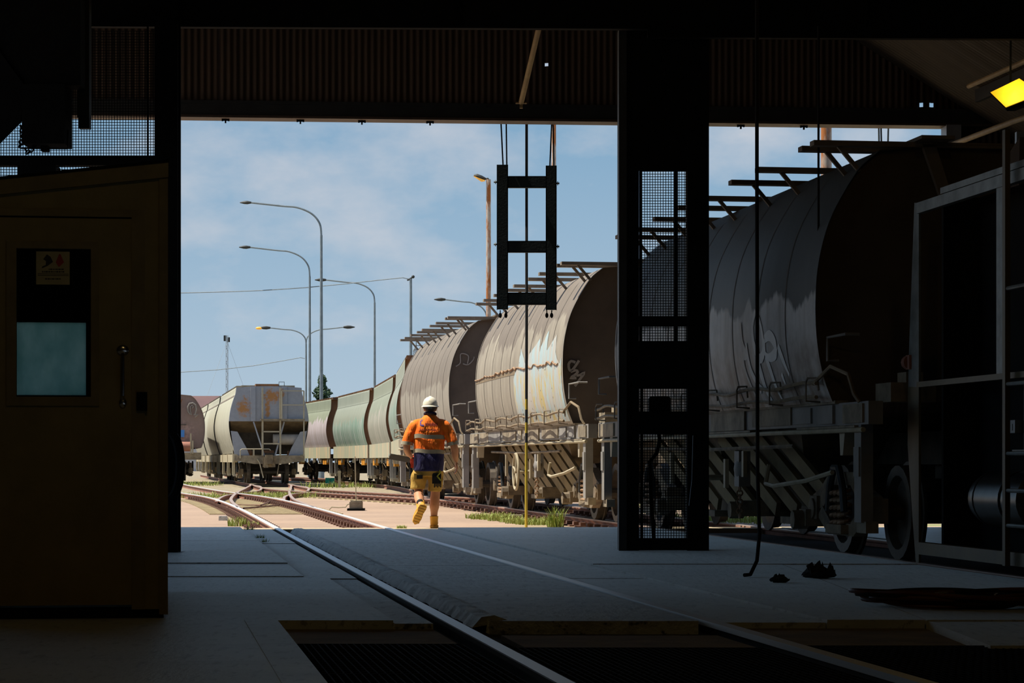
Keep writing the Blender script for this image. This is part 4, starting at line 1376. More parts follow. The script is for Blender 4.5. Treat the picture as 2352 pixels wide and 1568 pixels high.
    for (y, z0_, z1_) in ((7.9, .62, .98), (5.2, .60, .9), (4.4, .72, .98)):
        MB().box(-1.40, -1.36, y - .04, y + .04, z0_, z1_).build('bracket', MT['cream'], w)
    MB().box(-1.40, -1.28, 4.55, 4.75, .62, .98).ball((-1.36, 4.62, .8), (.07, .14, .10)).build('brake_valve', MT['wagon_plate'], w, smooth=True)
    chain([(-1.38, 4.6, .62 - k * .045) for k in range(8)], .014, w, MT['rust_weld'])
    for (y, z) in ((3.0, .32), (5.6, .36), (9.4, .34)):
        MB().box(-1.15, -.85, y - .12, y + .12, z - .06, z + .10).cyl((-1.25, y, z), (-1.1, y, z), .09, 8).build('axle_gear', MT['bogie'], w, smooth=True)
def roof_bars(w, body, ys_, pairs):
    for y in ys_:
        zb = 3.68
        m_ = MB().box(-1.60, 1.60, y - .07, y + .07, zb - .045, zb)
        o = m_.build('roof_bar', MT['roof_bar'], w)
        for sx_ in (-1, 1):
            MB().bar((sx_ * 1.36, y, zb - .04), (sx_ * 1.17, y, 3.42), .036, .036).build('strut', MT['roof_bar'], o)
    for xx in (-.55, .55):
        MB().box(xx - .15, xx + .15, .7, pairs - 2.1, 3.68, 3.71).build('walkway', MT['roof_bar'], w)

# ---- taupe wagons on the near track
PITCH = 13.3
L = 12.62
yw = [20.95, 34.2, 47.5]
def t2loc(y): return (T2X - SL * y, y, 0)
MATS_T = {'side': MT['side_c'], 'end': MT['wagon_end']}
w1, body1, prT = hopper('dark hopper wagon with white looping graffiti standing inside the right doorway', t2loc(yw[0]), TA, L, PROF_T, MATS_T, .95, 8, inset_far=2.3)
taupe_details(w1, body1, L)
roof_bars(w1, body1, [1.0, 1.4, 3.0, 4.1, 5.6, 6.6, 7.9, 9.2, 10.2], L)
def centre_rib(w):
    MB().prism([(.15, 1.45), (.62, 1.45), (.36, 3.5), (.05, 3.62)], 'x', -.05, .05).build('end_brace', MT['wagon_end'], w)
    MB().prism([(-.62, 3.66), (-.10, 2.2), (-.02, 2.2), (-.50, 3.66)], 'y', .93, .99).prism([(.62, 3.66), (.10, 2.2), (.02, 2.2), (.50, 3.66)], 'y', .93, .99).build('end_stiffener', MT['wagon_plate3'], w)
centre_rib(w1)
w2 = copy_tree(w1)
w2.location = t2loc(yw[1])
w2['label'] = 'taupe hopper wagon with pale blue and yellow graffiti, nearest outside the doorway'
w3 = copy_tree(w1)
w3.location = t2loc(yw[2])
w3['label'] = 'taupe hopper wagon without colour graffiti directly behind the walking man'
def rebody(w, mt):
    for c in KIDS(w):
        if c.name.split('.')[0] == 'body':
            c.data = c.data.copy(); c.data.materials.clear(); c.data.materials.append(mt)
            for e in KIDS(c):
                if e.name.split('.')[0] == 'end_rim':
                    e.data = e.data.copy(); e.data.materials.clear(); e.data.materials.append(mt)
            return c
bd2 = rebody(w2, MT['side_a'])
bd3 = rebody(w3, MT['side_b'])
for w_ in (w1, w2, w3):
    w_['group'] = 'taupe hopper wagons on the near track'
MT['spray_thin2'] = M('grey_spray', (0.42, 0.38, 0.35), None, .7)
# graffiti, wagon one: looping white strokes and drips
gs = MB()
def stroke(pr, pts, wd, mat, parent, name='graffiti'):
    p_ = spline2(pts)
    n = len(p_)
    return ribbon(pr, p_, [wd * (0.55 + .45 * sin(pi * min(1, (i + 1) / n * 1.2))) for i in range(n)], .008).build(name, mat, parent, fix=False)
S1 = lambda px, py: None
def side_sz(px, py, y0w):
    """(s, z) on a wagon's near side seen at a pixel"""
    s = 4.0
    z = 2.0
    for _ in range(12):
        lat = xat(prT, max(1.41, min(3.55, z)))
        # x = T2X - SL*y - lat/TC ; px ratio
        r = (px - CX) / FPX
        y = (T2X - lat / TC) / (r + SL)
        z = CAMZ + (HY - py) / FPX * y
    s = (y - y0w + lat * TS) / TC
    return (s, z)
def zz(pts, y0w):   # pixels from zoom [1640,600,1960,1060] at 3.41
    return [side_sz(1640 + a / 3.41, 600 + b_ / 3.41, y0w) for a, b_ in pts]
for pts, wd in (([(212, 480), (225, 640), (260, 740), (235, 740), (240, 820), (290, 960), (330, 1050)], .10),
                ([(255, 640), (275, 780), (300, 870), (350, 960), (400, 1010)], .10),
                ([(330, 390), (305, 500), (315, 640), (345, 740), (375, 760), (395, 680), (375, 520), (345, 420)], .11),
                ([(400, 610), (440, 580), (480, 640), (485, 720), (440, 755), (405, 720), (400, 610)], .13),
                ([(350, 780), (380, 900), (420, 1020), (465, 1100)], .14), ([(410, 740), (450, 860), (495, 990), (545, 1090)], .11),
                ([(505, 660), (545, 770), (595, 890)], .10), ([(535, 880), (565, 960)], .08), ([(360, 960), (375, 1040)], .08)):
    stroke(prT, zz(pts, yw[0]), wd * .9, MT['spray_white'], body1)
# graffiti, wagon two: flame-topped pale blue and yellow block
def patch(pr, s0, s1, ztop, zbot, mat, parent, n=70, name='graffiti'):
    vs, fs = [], []
    for i in range(n + 1):
        s = s0 + (s1 - s0) * i / n
        zt, zb_ = ztop(s), zbot(s)
        for j in range(9):
            z = zb_ + (zt - zb_) * j / 8
            vs.append((-(xat(pr, z) + .005), s, z))
    for i in range(n):
        for j in range(8):
            fs.append((i * 9 + j, (i + 1) * 9 + j, (i + 1) * 9 + j + 1, i * 9 + j + 1))
    return MB().add(vs, fs).build(name, mat, parent, smooth='all', fix=False)
def zz2(pts):      # zoom [1180,640,1440,1010] at 4.238
    return [side_sz(1180 + a / 4.238, 640 + b_ / 4.238, yw[1]) for a, b_ in pts]
fl_pts = zz2([(465, 760), (450, 830), (425, 780), (408, 700), (430, 530), (380, 610), (325, 700), (352, 490), (300, 600), (268, 660), (255, 720), (268, 570), (215, 650), (150, 740), (130, 900), (105, 780), (75, 675), (50, 860), (20, 900), (0, 980)])
fl_pts.sort()
def flame(s):
    for i in range(len(fl_pts) - 1):
        a, b_ = fl_pts[i], fl_pts[i + 1]
        if a[0] <= s <= b_[0]:
            return a[1] + (b_[1] - a[1]) * (s - a[0]) / max(1e-6, b_[0] - a[0])
    return fl_pts[0][1] if s < fl_pts[0][0] else fl_pts[-1][1]
patch(prT, fl_pts[0][0], fl_pts[-1][0], flame, lambda s: 1.44, MT['graffiti'], bd2, 90)
# rough weld bead along the side of wagon two
wl_ = MB()
pts = [side_sz(1093 + t * (1283 - 1093), 872 - t * 38 - 6 * sin(t * 3), yw[1]) for t in [k / 60 for k in range(61)]]
wl_.tube([(-(xat(prT, z) + .012), s, z + random.uniform(-.03, .03)) for s, z in pts], [random.uniform(.008, .02) for _ in pts], 5)
wl_.build('weld_bead', MT['rust_weld'], bd2)
ribbon(prT, [(s, z - .05) for s, z in pts], .07, .004).build('rust_streak', MT['pipe_tan'], bd2, fix=False)
# tag on the end sheet of wagon two, faint marks on wagon three
def end_tag(w, ymark, strokes, y0w, wd, mat, conv):
    m_ = MB()
    for pts in strokes:
        q_ = []
        for a, b_ in pts:
            px, py = conv(a, b_)
            y = y0w + ymark * TC
            # end plane: solve along ray for local s = ymark
            dr = Vector(((px - CX) / FPX, 1, (HY - py) / FPX))
            o_ = Vector(t2loc(y0w)); nv = Vector((-TS, TC, 0))
            t = (o_ + nv * ymark).dot(nv) / dr.dot(nv)
            wv = dr * t - o_
            q_.append((wv.x * TC + wv.y * TS, wv.z + CAMZ))
        q_ = spline2(q_, .03)
        L_, R_ = [], []
        for i, p in enumerate(q_):
            a, b_ = Vector(q_[max(i - 1, 0)]), Vector(q_[min(i + 1, len(q_) - 1)])
            d = (b_ - a).normalized()
            nn = Vector((-d.y, d.x)) * wd / 2
            L_.append((p[0] + nn.x, ymark, p[1] + nn.y)); R_.append((p[0] - nn.x, ymark, p[1] - nn.y))
        n = len(q_)
        m_.add(L_ + R_, [(i, i + 1, n + i + 1, n + i) for i in range(n - 1)])
    m_.build('graffiti_tag', mat, w, fix=False)
cv = lambda a, b_: (1180 + a / 4.238, 640 + b_ / 4.238)
end_tag(w2, .99, [[(635, 795), (600, 850), (560, 895), (540, 880), (535, 830), (560, 800), (600, 815)], [(555, 905), (600, 890), (625, 905), (590, 940), (550, 965), (610, 965)], [(610, 940), (650, 935), (690, 912), (650, 970), (595, 1045)]], yw[1], .036, MT['spray_thin2'], cv)
cv3 = lambda a, b_: (900 + a / 2.45, 580 + b_ / 2.45)
end_tag(w3, .99, [[(360, 640), (385, 620), (388, 570), (430, 580), (425, 625)], [(400, 625), (430, 630), (460, 600), (462, 585)]], yw[2], .02, MT['spray_thin'], cv3)

# ---- faded green wagons further along the same train
def green(label, pn, pf, mat, gid):
    pn, pf = Vector((*pn, 0)), Vector((*pf, 0))
    d = pf - pn
    ln = d.length
    d.normalize()
    ang = math.atan2(-d.x, d.y)
    nv = Vector((cos(ang), sin(ang), 0))
    loc = pn + nv * 1.45
    w, body, pr = hopper(label, loc, ang, ln, PROF_G, {'side': mat, 'end': MT['rust_end']}, .75, 0, group='faded green hopper wagons')
    for x in (-1, 1):
        a, b_ = sorted((x * 1.37, x * 1.41))
        MB().box(a, b_, .2, ln - .2, .96, 1.43).build('skirt', MT['skirt_green'], w)
    MB().box(-1.0, 1.0, .5, ln - .5, 3.46, 3.53).build('roof_walkway', MT['rust'], w)
    m_ = MB()
    for k in range(24):
        y = .6 + (ln - 1.2) * k / 23
        m_.box(-1.24, -1.0, y - .05, y + .05, 3.40, 3.50)
    m_.build('walkway_cleats', MT['rust'], w)['kind'] = 'stuff'
    ribbon(pr, [(.8, 3.0), (ln - .8, 3.0)], .05, .006).build('belt_rail', mat, body, fix=False)
    for y in (.5, ln - .5):
        MB().box(-1.38, -1.26, y - .08, y + .08, .32, .96).build('corner_post', MT['wagon_plate'], w)
        MB().box(-1.36, -1.2, y - .2, y + .2, .24, .34).build('step', MT['wagon_plate2'], w)
    for y in (1.9, 2.5, ln - 2.6, ln - 2.0):
        MB().box(-1.36, -1.22, y - .26, y + .20, .70, .93).build('orange_box', MT['orange'], w)
    for y in (1.2, 3.2, ln / 2 - 1, ln / 2 + 1, ln - 3.2, ln - 1.2):
        MB().box(-1.38, -1.32, y - .05, y + .05, .78, .97).build('bracket', MT['wagon_plate2'], w)
    return w
MT['rust_end'] = M('rust_orange_end', (0.30, 0.13, 0.05), (0.19, 0.085, 0.04), .8, 0, 1.5)
gA = green('faded green hopper wagon with rust-brown end next to the taupe wagons', (-2.80, 61.3), (-3.68, 74.5), MT['side_green2'], 0)
gB = green('faded green hopper wagon with cream streaks, second of the green row', (-3.74, 75.2), (-5.13, 88.3), MT['side_green'], 1)
gC = green('faded green hopper wagon with teal lower side, third of the green row', (-5.2, 89.0), (-7.4, 102.0), MT['side_green2'], 2)
gD = green('faded green hopper wagon with whitish graffiti, farthest of the green row', (-7.55, 102.7), (-10.2, 115), MT['side_green3'], 3)
# roof rail on the nearest green wagon
rr_ = MB()
for (y, z) in ((.6, 3.95), (1.8, 3.8), (3, 3.75)):
    rr_.tube([(-1.0, y, 3.45), (-1.0, y, z), (-.5, y, z)], .015, 5)
rr_.tube([(-1.0, .4, 3.72), (-1.0, 3.2, 3.72)], .015, 5).tube([(-1.0, .4, 3.58), (-1.0, 3.2, 3.58)], .015, 5)
rr_.build('roof_rail', MT['pole_grey'], gA)

# ---- cream wagons with grey end on the middle track
CA = atan(.159)
def c3loc(s):
    return (-9.1 - sin(CA) * s, 93 + cos(CA) * s, 0)
LC = 14.2
c1, bdc, prC = hopper('cream hopper wagon whose rust-stained grey end with ladder faces the doorway', c3loc(0), CA, LC, PROF_C, {'side': MT['side_cream'], 'end': MT['grey_end']}, .30, 0, group='cream hopper wagons')
def cream_common(w, body, ln):
    for x in (-1, 1):
        a, b_ = sorted((x * 1.18, x * 1.34))
        MB().box(a, b_, .1, ln - .1, .80, 1.10).build('side_sill', MT['cream'], w)
    for y in (.35, 4.8, 9.4, ln - .35):
        MB().box(-1.36, -1.26, y - .10, y + .10, .32, 1.12).build('post', MT['cream'], w)
        MB().box(-1.33, -1.22, y - .2, y + .2, .28, .36).build('step', MT['wagon_plate2'], w)
    MB().box(-1.0, 1.0, .6, ln - .6, 3.64, 3.70).build('roof_walkway', MT['roof_bar'], w)
    m_ = MB()
    for k in range(26):
        y = .7 + (ln - 1.4) * k / 25
        m_.box(-1.2, -1.0, y - .04, y + .04, 3.58, 3.68)
    m_.build('walkway_cleats', MT['roof_bar'], w)['kind'] = 'stuff'
    ribbon(dense(PROF_C), [(.4, 3.30), (ln - .4, 3.30)], .06, .012).build('belt_rail', MT['wagon_plate3'], body, fix=False)
cream_common(c1, bdc, LC)
for e in KIDS(bdc):
    if e.name.split('.')[0] == 'end_sheet' and e.data.vertices[0].co.y < 2:
        bpy.data.objects.remove(e)
        break
# the fully seen end of the first cream wagon
pale = MT['wagon_plate2']
# grey bulkhead, upper part, proud of the hopper end
up = [(x, z) for x, z in section(prC) if z >= 2.34]
zl = xat(prC, 2.34)
MB().prism([(-zl, 2.34)] + up + [(zl, 2.34)], 'y', .10, .36).build('bulkhead', MT['grey_end'], c1)
for x in (-.60, .58):
    MB().box(x - .09, x + .09, .02, .12, 2.34, 3.62).build('bulkhead_rib', MT['grey_end'], c1)
MB().add([(-1.45, .16, 2.34), (1.45, .16, 2.34), (1.35, 1.1, 1.92), (-1.35, 1.1, 1.92)], [(0, 1, 2, 3)]).build('slope_sheet', MT['hopper_brown'], c1, fix=False)
MB().box(-1.3, 1.3, 1.08, 1.12, 1.1, 1.95).build('bay_back', MT['underside'], c1)
for sx_ in (-1, 1):
    MB().prism([(sx_ * 1.42, 1.98), (sx_ * 1.28, 1.05), (sx_ * .72, 1.05), (sx_ * .85, 1.36), (sx_ * 1.18, 1.95)], 'y', .14, .20).build('gusset', MT['grey_end'], c1)
MB().cyl((.17, .45, 1.66), (1.30, .45, 1.66), .20, 16).build('air_tank', MT['white_tank'], c1, smooth=True)
MB().prism([(-1.30, 1.06), (1.30, 1.06), (1.30, .86), (.55, .74), (-.55, .74), (-1.30, .86)], 'y', -.02, .10).build('headstock', MT['wagon_tan'], c1)
MB().box(-.24, .22, -.18, .02, .62, 1.04).box(-.20, -.05, -.30, -.18, .60, 1.0).build('coupler_pocket', MT['bogie'], c1)
for (x0_, x1_) in ((-.58, -.18), (.56, .22)):
    MB().bar((x0_, .05, 2.32), (x1_, .0, 1.05), .075, .05).build('end_brace', MT['grey_end'], c1)
ldr = MB()
for x in (-.25, .41):
    ldr.bar((x, -.06, 1.05), (x, -.06, 3.60), .065, .05, (0, 1, 0))
ld_ = ldr.build('ladder', pale, c1)
for z in (1.50, 1.95):
    MB().bar((-.25, -.06, z), (.41, -.06, z), .05, .05).build('rung', pale, ld_)
MB().box(-.33, 1.32, -.20, .16, 2.37, 2.43).build('platform', MT['wagon_tan'], c1)
rl_ = MB()
for (x, z0_, z1_) in ((1.29, 1.05, 3.48), (.46, 2.4, 3.48)):
    rl_.bar((x, -.14, z0_), (x, -.14, z1_), .05, .04, (0, 1, 0))
for z in (3.48, 2.95):
    rl_.bar((.46, -.14, z), (1.29, -.14, z), .04, .04)
rl_.build('guard_rail', pale, c1)
MB().tube([(-1.08, -.04, .95), (-1.08, -.06, 1.26), (-1.02, -.06, 1.30), (-.55, -.06, 1.30), (.0, -.06, 1.30), (.05, -.06, 1.25)], .022, 6).bar((-.58, -.05, 1.05), (-.58, -.05, 1.3), .06, .03, (0, 1, 0)).build('hand_rail', pale, c1)
MB().tube([(-.45, -.06, .92), (-.36, -.06, .78), (-.22, -.06, .22)], .025, 6).build('air_hose', pale, c1)
MB().tube([(.40, -.06, .95), (.36, -.06, .75), (.28, -.06, .22)], .018, 6).build('air_hose', MT['wagon_tan'], c1)
MB().box(-.5, .36, .1, .7, 3.66, 3.74).build('hatch', MT['rust'], c1)
MB().tube([(.38, .2, 3.66), (.38, .2, 3.82), (.58, .2, 3.82), (.58, .2, 3.66)], .013, 5).build('hatch_hoop', MT['dark_steel'], c1)
MB().ball((-.72, .5, 1.16), (.14, .14, .13)).box(-.2, .2, .4, .7, 1.06, 1.25).cyl((.7, .4, 1.15), (.95, .4, 1.15), .08).build('brake_gear', MT['rust'], c1, smooth=True)
for k, lb in ((1, 'cream hopper wagon coupled behind the one with the grey end'), (2, 'cream hopper wagon farthest left, half behind the brown wagon')):
    c, bd_, _ = hopper(lb, c3loc(14.9 * k), CA, LC, PROF_C, {'side': MT['side_cream'], 'end': MT['seam']}, .30, 0, group='cream hopper wagons')
    cream_common(c, bd_, LC)

# ---- brown wagon at far left
bx = P(384, 1056, 104)
bwg, bdb, prB = hopper('dusky brown hopper wagon with a round grey tag on its end, beside the black column', (bx.x, 104, 0), atan(.15), 12.4, PROF_T, {'side': MT['brown_end'], 'end': MT['brown_end']}, .30, 0)
MB().box(-1.42, 1.42, -.02, .12, .90, 1.20).build('headstock', MT['wagon_tan'], bwg)
MB().cyl((.0, -.0, 1.45), (.95, -.0, 1.45), .21, 14).build('air_tank', MT['red_tank'], bwg, smooth=True)
for x, z1_ in ((.98, 2.0), (1.06, 1.7)):
    MB().bar((x, -.08, 1.15), (x, -.08, z1_), .06, .06, (0, 1, 0)).build('grab_iron', pale, bwg)
MB().bar((.62, .22, 3.45), (.05, .22, 1.9), .07, .05).build('end_brace', MT['rust'], bwg)
MB().box(.52, .72, .20, .27, 1.85, 2.15).box(.55, .69, .19, .2, 1.9, 2.1).build('placard', emit('blue_placard', (0.05, 0.22, 0.6), 0), bwg)
MB().box(.35, .80, .25, .27, 2.35, 2.40).build('lettering_bar', MT['seam'], bwg)
tg = MB()
def ft(px, py):
    p = P(404 + px / 6.03, 870 + py / 6.03, 104.2)
    v = p - Vector((bx.x, 104, 0))
    a = atan(.15)
    return Vector((v.x * cos(a) + v.y * sin(a), .24, v.z))
tg.tube([ft(*p) for p in ((200, 490), (170, 450), (165, 390), (190, 340), (235, 330), (275, 360), (285, 420), (270, 480), (250, 500))], .035, 5)
tg.tube([ft(*p) for p in ((215, 500), (200, 440), (200, 380), (225, 360), (245, 385), (225, 405))], .025, 5)
tg.tube([ft(*p) for p in ((255, 495), (310, 495), (265, 525))], .03, 5)
tg.build('graffiti_tag', MT['spray_thin'], bwg)

# ---- dark rail vehicle at the right edge (open frame with drum and ladder)
rv = thing('rail_vehicle', 'dark rail vehicle with open steel frame, drum and ladder at the right edge', 'rail vehicle', t2loc(21.0), TA)
LAT = -.97
def rv_s(px):
    y = (T2X - .97 / TC) / ((px - CX) / FPX + SL)
    return (y - 21.0) / TC, y
def rp_(px, py):
    s, y = rv_s(px)
    return Vector((LAT, s, CAMZ + (HY - py) / FPX * y))
# end strip with bowed edge
def ep(px, py): 
    p = rp_(px, py); return (p.y, p.z)
MT['strip_paint'] = M('ochre_edge_paint', (0.13, 0.10, 0.045), (0.085, 0.068, 0.035), .5, .2, 3)
e0 = MB()
e0.prism([ep(2101, 1290), ep(2101, 890), (ep(2101, 890)[0] + .30, ep(2066, 890)[1]), (ep(2101, 890)[0] + .31, ep(2066, 1020)[1]), (ep(2101, 890)[0] + .18, ep(2086, 1180)[1]), (ep(2101, 890)[0] + .08, ep(2095, 1290)[1])], 'x', LAT - .01, LAT + .01)
e0.build('edge_strip', MT['strip_paint'], rv)
MB().prism([ep(2101, 890), ep(2101, 470), (ep(2101, 470)[0] + .12, ep(2090, 470)[1]), (ep(2101, 470)[0] + .28, ep(2068, 830)[1]), (ep(2101, 890)[0] + .29, ep(2066, 890)[1])], 'x', LAT - .01, LAT + .01).build('edge_strip', MT['grey_steel'], rv)
s_end = rv_s(2101)[0]
sN = s_end - 6.5
zt_, zm_, zb_ = rp_(2101, 470).z, rp_(2101, 885).z, rp_(2101, 1243).z
MB().box(LAT - .03, LAT + .03, sN, s_end, zt_ - .09, zt_).build('top_rail', MT['grey_steel'], rv)
MB().box(LAT - .02, LAT + .04, sN, s_end - .6, zt_ + .01, zt_ + .06).build('gutter', MT['grey_steel'], rv)
MB().box(LAT - .03, LAT + .03, sN, s_end, zm_ - .02, zm_ + .025).build('mid_rail', MT['strip_paint'], rv)
MB().box(LAT - .03, LAT + .05, sN, s_end, zb_ - .10, zb_).build('bottom_rail', MT['strip_paint'], rv)
for px in (2290,):
    s = rv_s(px)[0]
    MB().box(LAT - .02, LAT + .02, s - .10, s + .10, zm_, zt_ - .09).build('post', MT['grey_steel'], rv)
s = rv_s(2320)[0]
ld2 = MB().box(LAT - .10, LAT - .06, s - .03, s + .03, zb_ - .1, zt_ + .3).box(LAT - .10, LAT - .06, s - .62, s - .56, zb_ - .1, zt_ + .3).build('ladder', MT['strip_paint'], rv)
for py in (663, 882, 1041, 1126, 1206):
    z = CAMZ + (HY - py) / FPX * 18.4
    MB().cyl((LAT - .08, s - .6, z), (LAT - .08, s, z), .016, 8).build('rung', MT['grey_steel'], ld2)
# dark body behind the frame
MB().box(LAT + .35, -LAT, sN, s_end - .5, zb_ - .1, zt_).build('body', MT['black_steel'], rv)
MB().box(LAT + .04, -LAT, s_end - .50, s_end - .45, zb_ - .1, zt_).build('end_plate', MT['black_steel'], rv)
dy0 = rv_s(2201)[0]
drum = MB()
dr_pts = [(dy0 + .02, .14), (dy0, .19), (dy0 - .16, .225), (dy0 - .20, .225), (dy0 - .205, .205), (dy0 - .24, .205), (dy0 - .245, .228), (dy0 - .80, .228), (dy0 - .805, .208), (dy0 - .86, .208), (dy0 - .865, .228), (dy0 - 1.2, .228), (dy0 - 1.25, .1)]
drum.loft([[Vector((LAT + .22 + r * cos(2 * pi * k / 28), y, .585 + r * sin(2 * pi * k / 28))) for k in range(28)] for y, r in dr_pts])
drum.build('drum', M('dark_drum_steel', (0.10, 0.11, 0.11), (0.06, 0.066, 0.066), .3, .7, 6), rv, smooth=True)
MB().cyl((LAT - .0, s_end + .34, rp_(2066, 835).z), (LAT - .0, s_end + .26, rp_(2066, 835).z), .06, 12).box(LAT - .03, LAT + .03, s_end + .2, s_end + .3, rp_(2066, 835).z - .06, rp_(2066, 835).z + .06).build('end_lamp', MT['red_tank'], rv, smooth=True)
MB().box(LAT + .33, LAT + .352, s_end - 1.6, s_end - 1.58, .95, 1.5).box(LAT + .30, LAT + .35, s_end - 1.8, s_end - 1.4, .93, .97).build('conduit', MT['grey_steel'], rv)
MB().box(LAT + .28, LAT + .352, s_end - 1.52, s_end - 1.38, 1.1, 1.2).box(LAT + .275, LAT + .28, s_end - 1.47, s_end - 1.43, 1.12, 1.17).build('switch_box', MT['galv'], rv)
for y in (s_end - 3.4, s_end - 5.4):
    link('wheelset', ws_me, rv, (0, y, 0))
# =================================================================== PERSON
pd = 33.25
PL = Vector(((988 - CX) / FPX * pd, pd, -.026))
pe = thing('person', 'man in orange high-visibility shirt, khaki shorts and white helmet walking away', 'person', PL, 0)
def limb(m_, pts, n=14):
    """pts: (x, y, z, rx, ry) ellipse stations joined into a smooth tapered volume"""
    ps = smooth_line([(p[0], p[1], p[2]) for p in pts], .02)
    # resample radii by arc length
    cum = [0.0]
    for i in range(len(pts) - 1):
        cum.append(cum[-1] + (Vector(pts[i + 1][:3]) - Vector(pts[i][:3])).length)
    acc = 0.0
    tot = sum((ps[i + 1] - ps[i]).length for i in range(len(ps) - 1))
    rs = []
    for i, p in enumerate(ps):
        if i: acc += (ps[i] - ps[i - 1]).length
        t = acc / tot * cum[-1]
        j = 0
        while j < len(cum) - 2 and t > cum[j + 1]: j += 1
        f = (t - cum[j]) / max(1e-6, cum[j + 1] - cum[j])
        f = max(0, min(1, f)); f = f * f * (3 - 2 * f)
        rs.append((pts[j][3] + (pts[j + 1][3] - pts[j][3]) * f, pts[j][4] + (pts[j + 1][4] - pts[j][4]) * f))
    m_.tube(ps, rs, n)
    return m_
def hrings(m_, st, n=24, sq=2.3):
    """horizontal superellipse rings: (cx, cy, z, rx, ry)"""
    rings = []
    for cx_, cy_, z, rx, ry in st:
        r_ = []
        for k in range(n):
            a = 2 * pi * k / n
            c, s = cos(a), sin(a)
            r_.append(Vector((cx_ + rx * abs(c) ** (2 / sq) * (1 if c >= 0 else -1), cy_ + ry * abs(s) ** (2 / sq) * (1 if s >= 0 else -1), z)))
        rings.append(r_)
    m_.loft(rings)
    return m_
# --- body: one continuous skin surface
B = MB()
hrings(B, [(-.015, 0, .80, .165, .12), (-.015, 0, .92, .170, .125), (-.015, 0, 1.05, .165, .12), (-.015, .0, 1.2, .175, .125), (-.01, 0, 1.34, .18, .115), (-.005, 0, 1.44, .15, .09), (0, 0, 1.50, .07, .06)])
limb(B, [(0, 0, 1.44, .062, .062), (0, .01, 1.52, .060, .060), (0, .02, 1.60, .062, .062)])
# head with jaw, nose and ears
hrings(B, [(0, .035, 1.515, .035, .045), (0, .035, 1.54, .058, .075), (0, .03, 1.59, .070, .09), (0, .025, 1.64, .076, .098), (0, .02, 1.69, .072, .092), (0, .02, 1.73, .050, .065), (0, .02, 1.745, .02, .03)], 24, 2.1)
B.ball((0, .128, 1.60), (.014, .020, .022))
for sx_ in (-1, 1):
    B.ball((sx_ * .079, .02, 1.605), (.012, .022, .034))
# right arm, hanging
limb(B, [(.185, 0, 1.42, .055, .055), (.25, -.01, 1.30, .054, .054), (.30, -.02, 1.16, .048, .048), (.325, -.01, 1.08, .051, .051), (.335, .03, .98, .048, .048), (.345, .06, .90, .032, .029)])
# left arm, bent forward at the elbow
limb(B, [(-.205, 0, 1.42, .055, .055), (-.265, -.02, 1.30, .054, .054), (-.305, -.035, 1.15, .048, .048), (-.312, -.03, 1.07, .046, .046), (-.295, .05, 1.01, .043, .043), (-.27, .16, .975, .034, .030), (-.262, .21, .96, .028, .026)])
def hand(m_, w, fwd, side, nrm, curl, thumb):
    """w wrist, fwd finger direction, side across palm towards thumb, nrm palm normal"""
    w, fwd, side, nrm = Vector(w), Vector(fwd).normalized(), Vector(side).normalized(), Vector(nrm).normalized()
    for k in range(4):
        o = (k - 1.5) * .019
        limb(m_, [(*(w + side * (o * .6)), .014, .014), (*(w + fwd * .09 + side * o), .0125, .0125)], 8)
        ln = (.060, .072, .078, .068)[k]
        p = w + fwd * .088 + side * o
        pts = [p]
        d = fwd.copy()
        for j in range(3):
            a = curl * (.5 + .35 * j)
            d2 = (fwd * cos(a) + nrm * sin(a)).normalized()
            pts.append(pts[-1] + d2 * ln * (.42, .32, .26)[j] * 1.15)
        limb(m_, [(*q, r, r) for q, r in zip(pts, (.0105, .0098, .0090, .0080))], 8)
    t0 = w + fwd * .025 + side * .028
    limb(m_, [(*t0, .013, .013), (*(t0 + side * .022 + fwd * .03 + nrm * .006), .0115, .0115), (*(t0 + side * (.026 * thumb) + fwd * .062 + nrm * .018), .009, .009)], 8)
hand(B, (.347, .065, .895), (.10, .08, -1), (-.25, 1, 0), (-1, -.1, 0), .55, 1.0)
hand(B, (-.262, .215, .958), (.15, .9, -.25), (.3, .1, .95), (1, .1, -.1), 1.0, 1.0)
# legs
limb(B, [(.075, .02, .88, .085, .09), (.075, .035, .70, .078, .085), (.07, .05, .50, .058, .062), (.062, .045, .40, .060, .066), (.056, .03, .31, .062, .068), (.052, .03, .20, .044, .048), (.05, .035, .10, .034, .04)])
limb(B, [(-.105, -.01, .88, .085, .09), (-.14, .0, .70, .078, .085), (-.155, .015, .52, .060, .062), (-.148, -.07, .43, .060, .066), (-.135, -.16, .375, .059, .061), (-.118, -.25, .33, .040, .042), (-.11, -.30, .30, .036, .04)])
body = B.build('body', MT['skin'], pe, smooth='all')
bake(body, .0075, 2)
# --- shirt
S = MB()
hrings(S, [(-.02, 0, .765, .198, .150), (-.02, 0, .80, .200, .152), (-.018, 0, .90, .203, .155), (-.015, .0, 1.0, .203, .150), (-.013, 0, 1.15, .207, .150), (-.01, 0, 1.28, .212, .145), (-.005, 0, 1.37, .200, .128), (0, 0, 1.44, .155, .108), (0, .0, 1.485, .105, .085), (0, .01, 1.52, .072, .07)], 28, 2.5)
for sx_, dx in ((1, 0.0), (-1, -.01)):
    limb(S, [(sx_ * .06, 0, 1.37, .085, .085), (sx_ * .13, 0, 1.385, .085, .085), (sx_ * .19 + dx, -.005, 1.365, .083, .083), (sx_ * .245 + dx, -.012, 1.29, .078, .078), (sx_ * .285 + dx, -.022, 1.20, .075, .073), (sx_ * .302 + dx, -.028, 1.135, .074, .072)], 16)
shirt = S.build('shirt', MT['shirt'], pe, smooth='all')
bake(shirt, .010, 6)
